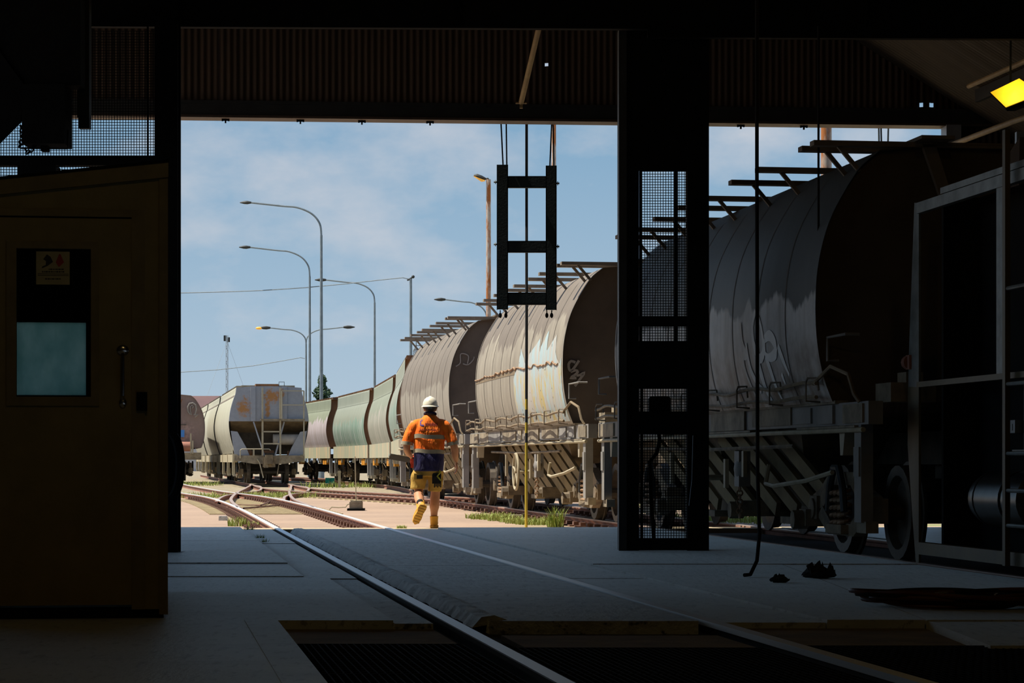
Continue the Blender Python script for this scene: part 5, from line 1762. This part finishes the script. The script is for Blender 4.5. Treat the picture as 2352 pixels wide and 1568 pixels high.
for v in shirt.data.vertices:            # soft folds in the cloth
    x, y, z = v.co
    k = .0045 * sin(23 * x + 9 * z + 2 * sin(11 * z)) + .004 * sin(31 * z + 14 * x + 1.3)
    if z < 1.3: k += .005 * sin(20 * x + 3 * z)
    v.co.y += k * (1 if y < 0 else -1) * (1 if z < 1.48 else .2)
# reflective bands round the trunk and cuffs
def band(z0, z1, st):
    b_ = MB()
    n = 40
    rings = []
    for z in (z0, z1):
        cx_, rx, ry = st
        rings.append([Vector((cx_ + rx * abs(cos(a)) ** .8 * (1 if cos(a) >= 0 else -1), ry * abs(sin(a)) ** .8 * (1 if sin(a) >= 0 else -1), z + .008 * sin(2 * a) + .004 * sin(5 * a))) for a in [2 * pi * k / n for k in range(n)]])
    b_.loft(rings, cap=False)
    return b_.build('reflective_band', MT['reflective'], shirt, smooth='all', fix=False)
band(1.200, 1.256, (-.012, .2145, .157))
band(1.005, 1.058, (-.015, .2115, .160))
for pts in ([(.2965, -.02, 1.16), (.308, -.02, 1.115)], [(-.3055, -.033, 1.16), (-.3105, -.036, 1.115)]):
    cb = MB().tube(pts, [(.085, .082), (.086, .083)], 18)
    cb.build('cuff_band', MT['reflective'], shirt, smooth=True)
MB().tube([(.074 * cos(a), .012 + .078 * sin(a), 1.522 + .02 * sin(a) * -1 + .01) for a in [2 * pi * k / 20 for k in range(20)]], .016, 8, closed=True).build('collar', MT['navy'], shirt, smooth=True)
# print on the back: emblem and two rows of blurred lettering
def back(px, pz):       # zoom picture of the back (2352 px for 120 px)
    x = (930 + px / 19.6 - 988) / FPX * pd
    z = CAMZ + (HY - (930 + pz / 19.6)) / FPX * pd - PL.z
    return x, z
dgp = bpy.context.evaluated_depsgraph_get()
from mathutils.bvhtree import BVHTree
bv = BVHTree.FromPolygons([v.co.copy() for v in shirt.data.vertices], [tuple(p.vertices) for p in shirt.data.polygons])
def on_back(x, z, off=.004):
    h = bv.ray_cast(Vector((x, -1, z)), Vector((0, 1, 0)))
    return Vector((x, (h[0].y if h[0] else -.14) - off, z))
def decal(quads, name, mat):
    d_ = MB()
    for (x0, x1, z0, z1) in quads:
        n = 4
        a, b_ = back(x0, z1), back(x1, z0)
        vs = []
        for i in range(n + 1):
            for j in range(3):
                vs.append(on_back(a[0] + (b_[0] - a[0]) * i / n, a[1] + (b_[1] - a[1]) * j / 2))
        d_.add(vs, [(i * 3 + j, (i + 1) * 3 + j, (i + 1) * 3 + j + 1, i * 3 + j + 1) for i in range(n) for j in range(2)])
    return d_.build(name, mat, shirt, fix=False)
decal([(690, 745, 700, 930), (745, 870, 880, 950), (745, 800, 640, 720)], 'emblem', MT['logo_blue'])
qs = []
for (x0, x1, z0, z1) in ((930, 1480, 790, 950), (700, 1420, 1075, 1170)):
    x = x0
    r_ = random.Random(5)
    while x < x1:
        w_ = r_.uniform(30, 60)
        qs.append((x, min(x + w_, x1), z0 + r_.uniform(0, 20), z1 - r_.uniform(0, 20)))
        x += w_ + 22
decal(qs, 'print', MT['logo_dark'])
# --- shorts
H = MB()
hrings(H, [(-.02, 0, .70, .165, .125), (-.018, 0, .78, .178, .128), (-.016, 0, .86, .172, .122)], 24, 2.3)
limb(H, [(.07, .02, .80, .09, .10), (.074, .035, .70, .096, .108), (.066, .05, .58, .088, .098), (.062, .055, .495, .083, .092)], 16)
limb(H, [(-.105, 0, .80, .09, .10), (-.145, .005, .70, .102, .110), (-.165, .015, .60, .098, .102), (-.168, .01, .525, .094, .098)], 16)
shorts = H.build('shorts', MT['khaki'], pe, smooth='all')
bake(shorts, .010, 2)
for v in shorts.data.vertices:
    x, y, z = v.co
    v.co.y += .006 * sin(28 * z + 12 * x) * (1 if y < 0 else -1)
    v.co.x += .004 * sin(34 * z + 8 * y)
# pockets with tools, pouch and dark stain patches
MB().box(.03, .15, -.115, -.07, .60, .74).build('pocket', MT['black_cloth'], shorts)
MB().box(-.21, -.10, -.125, -.09, .655, .735).build('pocket', MT['khaki'], shorts)
MB().box(-.175, -.095, -.132, -.12, .665, .715).build('pocket_flap', MT['black_cloth'], shorts)
gl = MB()
for k in range(5):
    gl.tube([(.06 + k * .02, -.118, .66), (.065 + k * .02, -.122, .60), (.062 + k * .021, -.118, .55 + .012 * (k % 2))], .009, 6)
gl.box(.055, .15, -.125, -.10, .63, .70).build('glove', MT['black_cloth'], shorts)
MB().tube([(.12, -.10, .80), (.14, -.12, .75), (.10, -.125, .70), (.15, -.12, .64)], .012, 6).build('strap', M('lime_strap', (.42, .42, .04), None, .8), shorts, smooth=True)
# --- socks and boots
MB().tube([(.051, .033, .10), (.051, .033, .145)], [(.044, .048), (.046, .05)], 14).build('sock', MT['black_cloth'], pe, smooth=True)
MB().tube([(-.119, -.245, .333), (-.127, -.208, .352)], [(.047, .048), (.050, .052)], 14).build('sock', MT['black_cloth'], pe, smooth=True)
def boot(M4):
    b_ = MB()
    hrings(b_, [(0, 0, .0, .050, .06), (0, 0, .03, .052, .064), (0, 0, .09, .053, .064), (0, -.005, .14, .057, .066)], 18, 2.3)
    limb(b_, [(0, -.045, .038, .048, .036), (0, .06, .045, .052, .042), (0, .14, .042, .053, .040), (0, .20, .034, .046, .032), (0, .225, .030, .03, .022)], 16)
    o = b_.build('boot', MT['boot'], pe, smooth='all')
    bake(o, .008, 2)
    s_ = MB()
    out = [(.050, -.065), (.056, -.02), (.045, .05), (.055, .13), (.045, .21), (.0, .245), (-.045, .21), (-.055, .13), (-.045, .05), (-.056, -.02), (-.050, -.065), (0, -.085)]
    s_.prism(out, 'z', -.018, .012)
    so = s_.build('sole', MT['sole'], o)
    tr_ = MB()
    for k in range(7):
        y = -.06 + k * .042
        tr_.box(-.046, .046, y, y + .018, -.026, -.016)
    tr_.build('tread', MT['khaki'], so)
    o.matrix_local = M4
    return o
boot(Matrix.Translation((.052, .03, .026)))
# trailing foot: toes on the ground, heel lifted, sole towards the viewer
M4 = Matrix.Translation((-.105, -.31, .265)) @ Matrix.Rotation(radians(17), 4, 'Y') @ Matrix.Rotation(radians(18), 4, 'Z') @ Matrix.Rotation(radians(-64), 4, 'X')
boot(M4)
# --- hair and helmet
hr = MB()
hrings(hr, [(0, .012, 1.572, .060, .072), (0, .012, 1.60, .076, .090), (0, .015, 1.65, .081, .098), (0, .018, 1.69, .078, .095)], 22, 2.1)
hr.build('hair', MT['hair'], pe, smooth=True)
hm = MB()
hrings(hm, [(0, .02, 1.638, .101, .122), (0, .02, 1.655, .101, .122), (0, .02, 1.69, .096, .115), (0, .02, 1.725, .080, .097), (0, .02, 1.752, .052, .066), (0, .02, 1.764, .02, .03)], 26, 2.05)
hl = hm.build('helmet', MT['helmet'], pe, smooth='all')
br = MB()
n = 32
ri, ro = [], []
for k in range(n):
    a = 2 * pi * k / n
    f = .018 + .045 * max(0, sin(a)) ** 2
    ri.append(Vector((.099 * cos(a), .02 + .12 * sin(a), 1.648)))
    ro.append(Vector(((.101 + f) * cos(a), .02 + (.122 + f) * sin(a), 1.630)))
br.loft([ri, ro, [v - Vector((0, 0, .006)) for v in ro], [v - Vector((0, 0, .008)) for v in ri]], cap=False, loop=True)
br.build('brim', MT['helmet'], hl, smooth=True)
MB().bar((0, -.085, 1.70), (0, .03, 1.768), .03, .014).build('ridge', MT['helmet'], hl)
MB().tube([(.088 * cos(a), .018 + .107 * sin(a), 1.618 - .012 * sin(a)) for a in [2 * pi * k / 24 for k in range(24)]], (.012), 6, closed=True).build('harness', MT['black_cloth'], hl, smooth=True)
MB().box(-.03, .03, -.108, -.09, 1.60, 1.628).build('ratchet', MT['grey_steel'], hl)
MB().tube([(.083, -.0, 1.61), (.079, .09, 1.615), (.05, .125, 1.615), (0, .133, 1.615), (-.05, .125, 1.615), (-.079, .09, 1.615), (-.083, 0, 1.61)], .005, 5).build('spectacles', MT['black_cloth'], pe)
# carried in the left hand
cb_ = thing('clipboard', 'clipboard with pale papers held out in the man\'s left hand', 'clipboard', PL + Vector((-.36, .28, .93)), .15)
MB().box(-.20, .12, -.12, .10, -.006, .0).build('board', MT['black_cloth'], cb_)
MB().box(-.10, .115, -.11, .09, .0, .008).build('papers', M('buff_paper', (.55, .42, .2), None, .8), cb_)
MB().box(-.21, -.10, -.05, .03, .0, .022).build('clip', MT['grey_steel'], cb_)
cb_.rotation_euler = (radians(-18), radians(10), .15)
pu = MB().ball((0, 0, 0), (.045, .05, .07), 14, 10).box(-.035, .02, -.04, .04, -.09, -.02).build('pouch', MT['red_cloth'], None, smooth=True, loc=PL + Vector((-.235, .235, .90)))
tag(pu, 'small red pouch in the man\'s left hand', 'pouch')

# =================================================================== YARD FURNITURE
def lamp_post(label, px, ptop, tip, d, r, two=None, hip=True):
    """curved-arm street lamp; tip = pixel of the lantern, ptop = row where the arm starts to bend"""
    b0 = P(px, HY, d)
    o = thing('street_lamp', label, 'street lamp', (b0.x, d, GZ), 0, 'street lamps behind the wagons')
    def q_(x, y):
        p = P(x, y, d)
        return Vector((p.x - b0.x, 0, p.z - GZ))
    zb_ = q_(px, ptop)
    MB().tube([(0, 0, 0), (0, 0, zb_.z * .5), (0, 0, zb_.z)], [r, r * .85, r * .62], 10).build('pole', MT['pole_grey'], o, smooth=True)
    MB().cyl((0, 0, 0), (0, 0, .35), r * 1.5, 10).build('base', MT['pole_grey'], o)
    for tp in [tip] + ([two] if two else []):
        sgn = 1 if tp[0] > px else -1
        rise = (ptop - tp[1])
        w_ = abs(tp[0] - px)
        pts = [q_(px, ptop), q_(px + sgn * w_ * .02, ptop - rise * .35), q_(px + sgn * w_ * .12, ptop - rise * .65), q_(px + sgn * w_ * .30, ptop - rise * .84), q_(px + sgn * w_ * .5, ptop - rise * .89), q_(tp[0] - sgn * 14, tp[1])]
        MB().tube(smooth_line(pts, .12), r * .48, 8).build('arm', MT['pole_grey'], o, smooth=True)
        t_ = q_(*tp[:2])
        hd = MB()
        s_ = d / FPX
        hd.loft([[Vector((t_.x + sgn * a * s_, w2 * cos(2 * pi * k / 10), t_.z + h * s_ * sin(2 * pi * k / 10) - .5 * s_)) for k in range(10)] for a, w2, h in ((6, .03, 1.0), (-4, .10, 3.6), (-11, .12, 4.0), (-20, .06, 2.4))][::1])
        lh = hd.build('lantern', MT['dark_steel'], o, smooth=True)
        if tp[2] if len(tp) > 2 else False:
            MB().ball((t_.x + sgn * 6 * s_, 0, t_.z - 1.5 * s_), (8 * s_, .12, 3.2 * s_), 10, 6).build('bowl', MT['amber_day'], lh, smooth=True)
    return o
lamp_post('tallest grey street lamp, its arm reaching left above the cream wagons', 738, 540, (557, 464.5), 138, .115)
lamp_post('second tallest grey street lamp with arm reaching left, below the tallest one', 711.5, 635, (555, 567), 150, .10)
lamp_post('grey street lamp above the green wagons with its arm crossing the wire', 860.5, 695, (729, 642), 160, .10)
lamp_post('double-armed grey street lamp with one amber bowl above the grey wagon end', 703, 790, (601, 752, True), 190, .10, two=(809, 750.5))
lamp_post('grey street lamp whose arm alone shows above the taupe wagon roofs', 1118, 735, (1003, 687), 150, .09)
# steel wire pole
def utility_pole(px, ytop, d, r, label):
    b0 = P(px, HY, d)
    o = thing('utility_pole', label, 'pole', (b0.x, d, GZ), 0)
    h = P(px, ytop, d).z - GZ
    MB().tube([(0, 0, 0), (0, 0, h * .8), (0, 0, h)], [r, r * .8, r * .72], 10).build('shaft', MT['pole_grey'], o, smooth=True)
    MB().cyl((-.22, 0, h - .1), (.16, 0, h + .12), .05, 8).ball((.14, 0, h + .12), .1).build('insulator', MT['dark_steel'], o, smooth=True)
    return o, h
po, ph_ = utility_pole(943.5, 640, 150, .11, 'slim steel pole carrying the long wire above the wagons')
wi = MB()
a = P(942, 641, 150); 
pts = [P(410 - 160 + (928 - 250) * t, 678 + (664 - 678) * t, 150) for t in (0, 1)]
wpix = [(-60, 660), (120, 674), (300, 676), (412, 672.5), (500, 670.5), (600, 667), (700, 660.5), (800, 651), (880, 642), (925, 637.5), (936, 640), (943, 645)]
w_o = MB().tube([P(x, y, 150) for x, y in wpix], .03, 5).build('overhead_wire', MT['pole_grey'], None)
tag(w_o, 'long thin wire running left from the slim steel pole', 'wire')
wpix = [(-60, 850), (120, 862), (300, 861), (414, 854.5), (500, 849), (580, 840), (640, 830), (690, 821), (700, 823)]
w_p = MB().tube([P(x, y, 189) for x, y in wpix], .03, 5).build('overhead_wire', MT['pole_grey'], None)
tag(w_p, 'lower faint wire running left from the double-armed lamp', 'wire')
utility_pole(-60, 658, 150, .11, 'slim steel pole carrying the left end of the long wire')
utility_pole(-60, 848, 189, .11, 'slim steel pole carrying the left end of the lower wire')
# guyed mast
mb_ = P(521.5, HY, 260)
mo_ = thing('radio_mast', 'pale guyed mast standing behind the cream wagons', 'mast', (mb_.x, 260, GZ), 0)
mh = P(0, 770, 260).z - GZ
m_ = MB()
for (x, y) in ((-.11, -.07), (.11, -.07), (0, .12)):
    m_.tube([(x, y, 0), (x, y, mh)], .026, 5)
k = 0
z = 0
while z < mh - .5:
    m_.tube([(-.11, -.07, z), (.11, -.07, z + .4)], .025, 4).tube([(.11, -.07, z + .4), (-.11, -.07, z + .8)], .025, 4)
    z += .8
m_.build('lattice', MT['mast'], mo_)
for s_ in (-1, 1):
    MB().tube([(0, 0, mh - .6), (s_ * 4.9, 0, 0)], .012, 4).build('guy_wire', MT['mast'], mo_)
MB().box(-.35, -.05, -.05, .05, mh - .6, mh).box(.05, .3, -.05, .05, mh - .7, mh - .2).build('antenna', MT['dark_steel'], mo_)
# rust-flaked poles on the far side of the train
def rust_pole(px, w, d, ytop, label, lamp=False):
    b0 = P(px, HY, d)
    o = thing('rusty_pole', label, 'pole', (b0.x, d, GZ), 0)
    h = P(px, ytop, d).z - GZ
    r = w / 2 / FPX * d
    MB().tube([(0, 0, 0), (0, 0, h * .5), (0, 0, h)], [r * 1.15, r, r * .92], 14).build('shaft', MT['rusty_pole'], o, smooth=True)
    MB().cyl((0, 0, 0), (0, 0, .3), r * 1.8, 12).build('base', MT['concrete_block'], o)
    if lamp:
        MB().tube([(0, 0, h), (-.02, 0, h + .03), (-.12, 0, h + .01)], r * .4, 6).build('bracket', MT['dark_steel'], o)
        lp_ = MB().loft([[Vector((-.12 - x, wd * cos(2 * pi * k / 10), h + .04 + dz + hh * sin(2 * pi * k / 10))) for k in range(10)] for x, wd, hh, dz in ((-.04, .05, .03, -.02), (.08, .12, .08, -.0), (.22, .13, .07, .06), (.33, .06, .03, .08))]).build('lantern', MT['dark_steel'], o, smooth=True)
        MB().add([(-.10, -.12, h - .04), (-.46, -.09, h + .10), (-.46, .09, h + .10), (-.10, .12, h - .04), (-.22, -.12, h - .06), (-.22, .12, h - .06)], [(0, 4, 1), (3, 2, 5), (4, 5, 2, 1), (0, 3, 5, 4)]).build('bowl', MT['amber_day'], lp_, fix=False)
    return o
rust_pole(1122, 11.5, 76, 412, 'rust-streaked pole with a small lamp head beside the hanging frame', True)
rust_pole(1272, 11, 62, 150, 'tall rust-brown pole half hidden behind the hanging frame')
rust_pole(1898, 26, 37.5, 150, 'thick rust-flaked pole seen above the dark wagon at right')
# switch lever stand
ls = G(818, 1172, GZ)
lv = thing('switch_lever', 'weighted switch lever stand with a tall thin rod between the tracks', 'switch lever', ls, 0)
s_ = ls.y / FPX
MB().box(-14 * s_, 14 * s_, -.2, .2, 5 * s_, 20 * s_).box(-12 * s_, 13 * s_, -.16, .16, 20 * s_, 23 * s_).build('casing', MT['wagon_tan'], lv)
MB().box(-19 * s_, 19 * s_, -.25, .25, 0, 5 * s_).build('base', MT['black_steel'], lv)
MB().tube([(0, 0, 20 * s_), (-1.2 * s_, 0, 70 * s_), (-2.5 * s_, 0, 124 * s_)], 1.3 * s_, 6).build('rod', MT['cream'], lv, smooth=True)
MB().tube([(-14 * s_, 0, 16 * s_), (-20 * s_, 0, 14 * s_), (-24 * s_, 0, 8 * s_), (-40 * s_, 0, 7 * s_), (-56 * s_, 0, 8 * s_), (-62 * s_, 0, 2 * s_)], 1.6 * s_, 6).build('cable', MT['cream'], lv, smooth=True)
# teal point indicator
pi_ = P(758, 1110, 96)
po2 = thing('point_indicator', 'small teal two-disc point indicator beside the green wagons', 'indicator', (pi_.x, 96, GZ), 0)
s_ = 96 / FPX
MB().box(-10.5 * s_, -.7 * s_, -.03, .03, 7 * s_, 19.5 * s_).box(.7 * s_, 10.5 * s_, -.03, .03, 7 * s_, 19.5 * s_).build('target', MT['teal'], po2)
MB().cyl((0, .06, 0), (0, .06, 19 * s_), .05, 8).build('stem', MT['cream'], po2)
MB().box(-.25, -.03, -.15, .15, 0, 6 * s_).box(.06, .26, -.15, .15, 0, 5 * s_).build('mechanism', MT['dark_steel'], po2)
mp_ = P(779.5, 1117, 92)
mk_ = MB().box(-.05, .05, -.05, .05, 0, .62).box(-.06, .06, -.06, .06, .55, .58).build('marker_post', MT['cream'], None, loc=(mp_.x, 92, GZ))
tag(mk_, 'short cream marker post right of the teal indicator', 'post')
# loose blocks
def block(px, py, sx_, sy_, sz_, label, mat, rz_=0.0):
    c = G(px, py, GZ)
    o = MB().prism([(-sx_, 0), (sx_, 0), (sx_ * .94, sz_), (-sx_ * .96, sz_ * .97)], 'y', -sy_, sy_).box(-sx_ * .8, sx_ * .8, -sy_ * .8, sy_ * .8, sz_ * .9, sz_ * 1.02).build('concrete_block', mat, None, loc=c, rotz=rz_)
    tag(o, label, 'block')
block(512.5, 1195, .07, .06, .075, 'grey concrete block beside the left doorway rail', MT['concrete'])
block(1186, 1194, .10, .1, .09, 'pale concrete block in the grass below the taupe wagon', MT['concrete_block'])
# =================================================================== GREENERY
def grass_mesh(n, R, h, seed):
    r = random.Random(seed)
    vs, fs = [], []
    for i in range(n):
        a, q_ = r.uniform(0, 2 * pi), R * sqrt(r.random())
        x, y = q_ * cos(a), q_ * sin(a)
        hh = h * r.uniform(.4, 1.1)
        b_ = r.uniform(0, 2 * pi)
        lx, ly = cos(b_) * hh * r.uniform(.1, .7), sin(b_) * hh * r.uniform(.1, .7)
        w_ = r.uniform(.004, .008)
        px_, py_ = -sin(b_) * w_, cos(b_) * w_
        k = len(vs)
        vs += [(x - px_, y - py_, 0), (x + px_, y + py_, 0), (x + lx * .4 + px_ * .7, y + ly * .4 + py_ * .7, hh * .65), (x + lx * .4 - px_ * .7, y + ly * .4 - py_ * .7, hh * .65), (x + lx, y + ly, hh)]
        fs += [(k, k + 1, k + 2, k + 3), (k + 3, k + 2, k + 4)]
    me = bpy.data.meshes.new('grass_tuft')
    me.from_pydata(vs, [], fs)
    me.materials.append(MT['grass'])
    return me
GM = [grass_mesh(170, .16, .16, 1), grass_mesh(240, .30, .13, 2), grass_mesh(110, .10, .24, 3), grass_mesh(260, .8, .11, 4)]
def tuft(px, py, k, label, z=GZ, sc=1.0, group=None):
    o = link('grass_tuft', GM[k], None, G(px, py, z), random.uniform(0, 6))
    q_ = random.uniform(.7, 1.15)
    o.scale = (sc * q_, sc * q_, sc * q_ * random.uniform(.6, 1.2))
    tag(o, label, 'grass', group, 'stuff')
for px, py in ((1108, 1190), (1125, 1192), (1142, 1193), (1160, 1196), (1178, 1199), (1195, 1202), (1213, 1203), (1228, 1204), (1240, 1205)):
    tuft(px, py, 1, 'low green grass along the rusty rail below the taupe wagon', group='grass along the near rail')
tuft(1268, 1210, 2, 'spiky green tuft right of the striped pole'); tuft(1278, 1210, 2, 'spiky tuft nearest the pillar below the wagon')
tuft(545, 1208, 0, 'grass tuft beside the left rail just outside the door'); tuft(590, 1211, 0, 'thin grass tuft between rail and threshold at left')
tuft(572, 1225, 2, 'dark green tuft growing in the floor joint left of the rail', -.06, .55); tuft(598, 1245, 2, 'larger dark green tuft in the floor joint by the left rail', -.06, .6)
tuft(608, 1255, 2, 'nearest small tuft in the floor joint by the left rail', -.06, .5)
for px, py in ((425, 1141), (442, 1142), (458, 1143), (470, 1141)):
    tuft(px, py, 3, 'bright grass patch between the doorway rails at far left', sc=1.3, group='far left grass')
for px, py in ((610, 1140), (628, 1141), (645, 1142)):
    tuft(px, py, 3, 'grass patch inside the crossing behind the doorway rail', sc=1.3, group='grass inside the crossing')
for px, py in ((790, 1118), (800, 1119), (430, 1115), (444, 1113)):
    tuft(px, py, 3, 'weedy grass clump at the foot of the distant wagons', sc=2.0, group='weeds by distant wagons')
tuft(735, 1135, 3, 'dry grass at the tip of the curled check rail', sc=1.1)
tuft(922, 1214, 0, 'tiny tuft at the threshold beside the right rail', -.03, .5)
for px, py in ((1655, 1196), (1680, 1200), (1735, 1195), (1810, 1197), (1840, 1199), (1870, 1196), (1560, 1170)):
    tuft(px, py, 3, 'sunlit weeds seen under the dark wagon', sc=1.5, group='weeds beyond the dark wagon')
# tree
tb = P(740, HY, 205)
te = thing('tree', 'dark green tree behind the tall street lamp', 'tree', (tb.x, 205, GZ), 0)
th = P(0, 862, 205).z - GZ
MB().tube([(0, 0, 0), (.1, 0, th * .5), (0, 0, th * .9)], [.25, .16, .04], 8).build('trunk', MT['bark'], te)
vs, fs = [], []
r = random.Random(9)
for i in range(2600):
    t = r.random() ** .8
    z = th * (.38 + .62 * t)
    R = 1.55 * (1 - t) ** .7 * (.75 + .35 * sin(z * 5)) + .12
    a = r.uniform(0, 2 * pi); q_ = R * sqrt(r.random())
    c = Vector((q_ * cos(a), q_ * sin(a), z))
    u = Vector((r.gauss(0, 1), r.gauss(0, 1), r.gauss(0, 1))).normalized() * .16
    w_ = u.orthogonal().normalized() * .07
    k = len(vs)
    vs += [c - u, c + w_, c + u, c - w_]
    fs.append((k, k + 1, k + 2, k + 3))
lf = MB().add(vs, fs).build('foliage', MT['leaf'], te, fix=False)
lf['kind'] = 'stuff'
b2_ = P(722, HY, 200)
t2_ = copy_tree(te)
t2_.location = (b2_.x, 200, GZ); t2_.scale = (.75, .75, .72)
t2_['label'] = 'lower bushy tree left of the lamp post, half hidden by wagons'
# far shed with maroon roof
fs_ = thing('far_shed', 'distant shed with a maroon roof behind the cream wagons', 'building', (P(480, HY, 225).x, 225, GZ), 0)
def q5(px, py):
    p = P(px, py, 225)
    return p.x - P(480, HY, 225).x, p.z - GZ
x0_, z0_ = q5(380, 960); x1_, z1_ = q5(526, 905)
MB().add([(x0_, 0, z0_), (x1_, 0, z0_), (x1_, 6, z1_), (x0_, 6, z1_), (x0_, 12, z0_), (x1_, 12, z0_)], [(0, 1, 2, 3), (3, 2, 5, 4), (0, 3, 4), (1, 5, 2)]).build('roof', MT['maroon'], fs_, fix=False)
MB().box(x0_ + .3, x1_ - .3, .3, 11.7, 0, z0_).build('wall', MT['white_wall'], fs_)
for k in range(6):
    x = x0_ + .8 + k * (x1_ - x0_ - 1.6) / 5
    MB().box(x - .25, x + .25, .26, .31, 2.2, z0_ - .3).build('window', MT['glass_dark'], fs_)
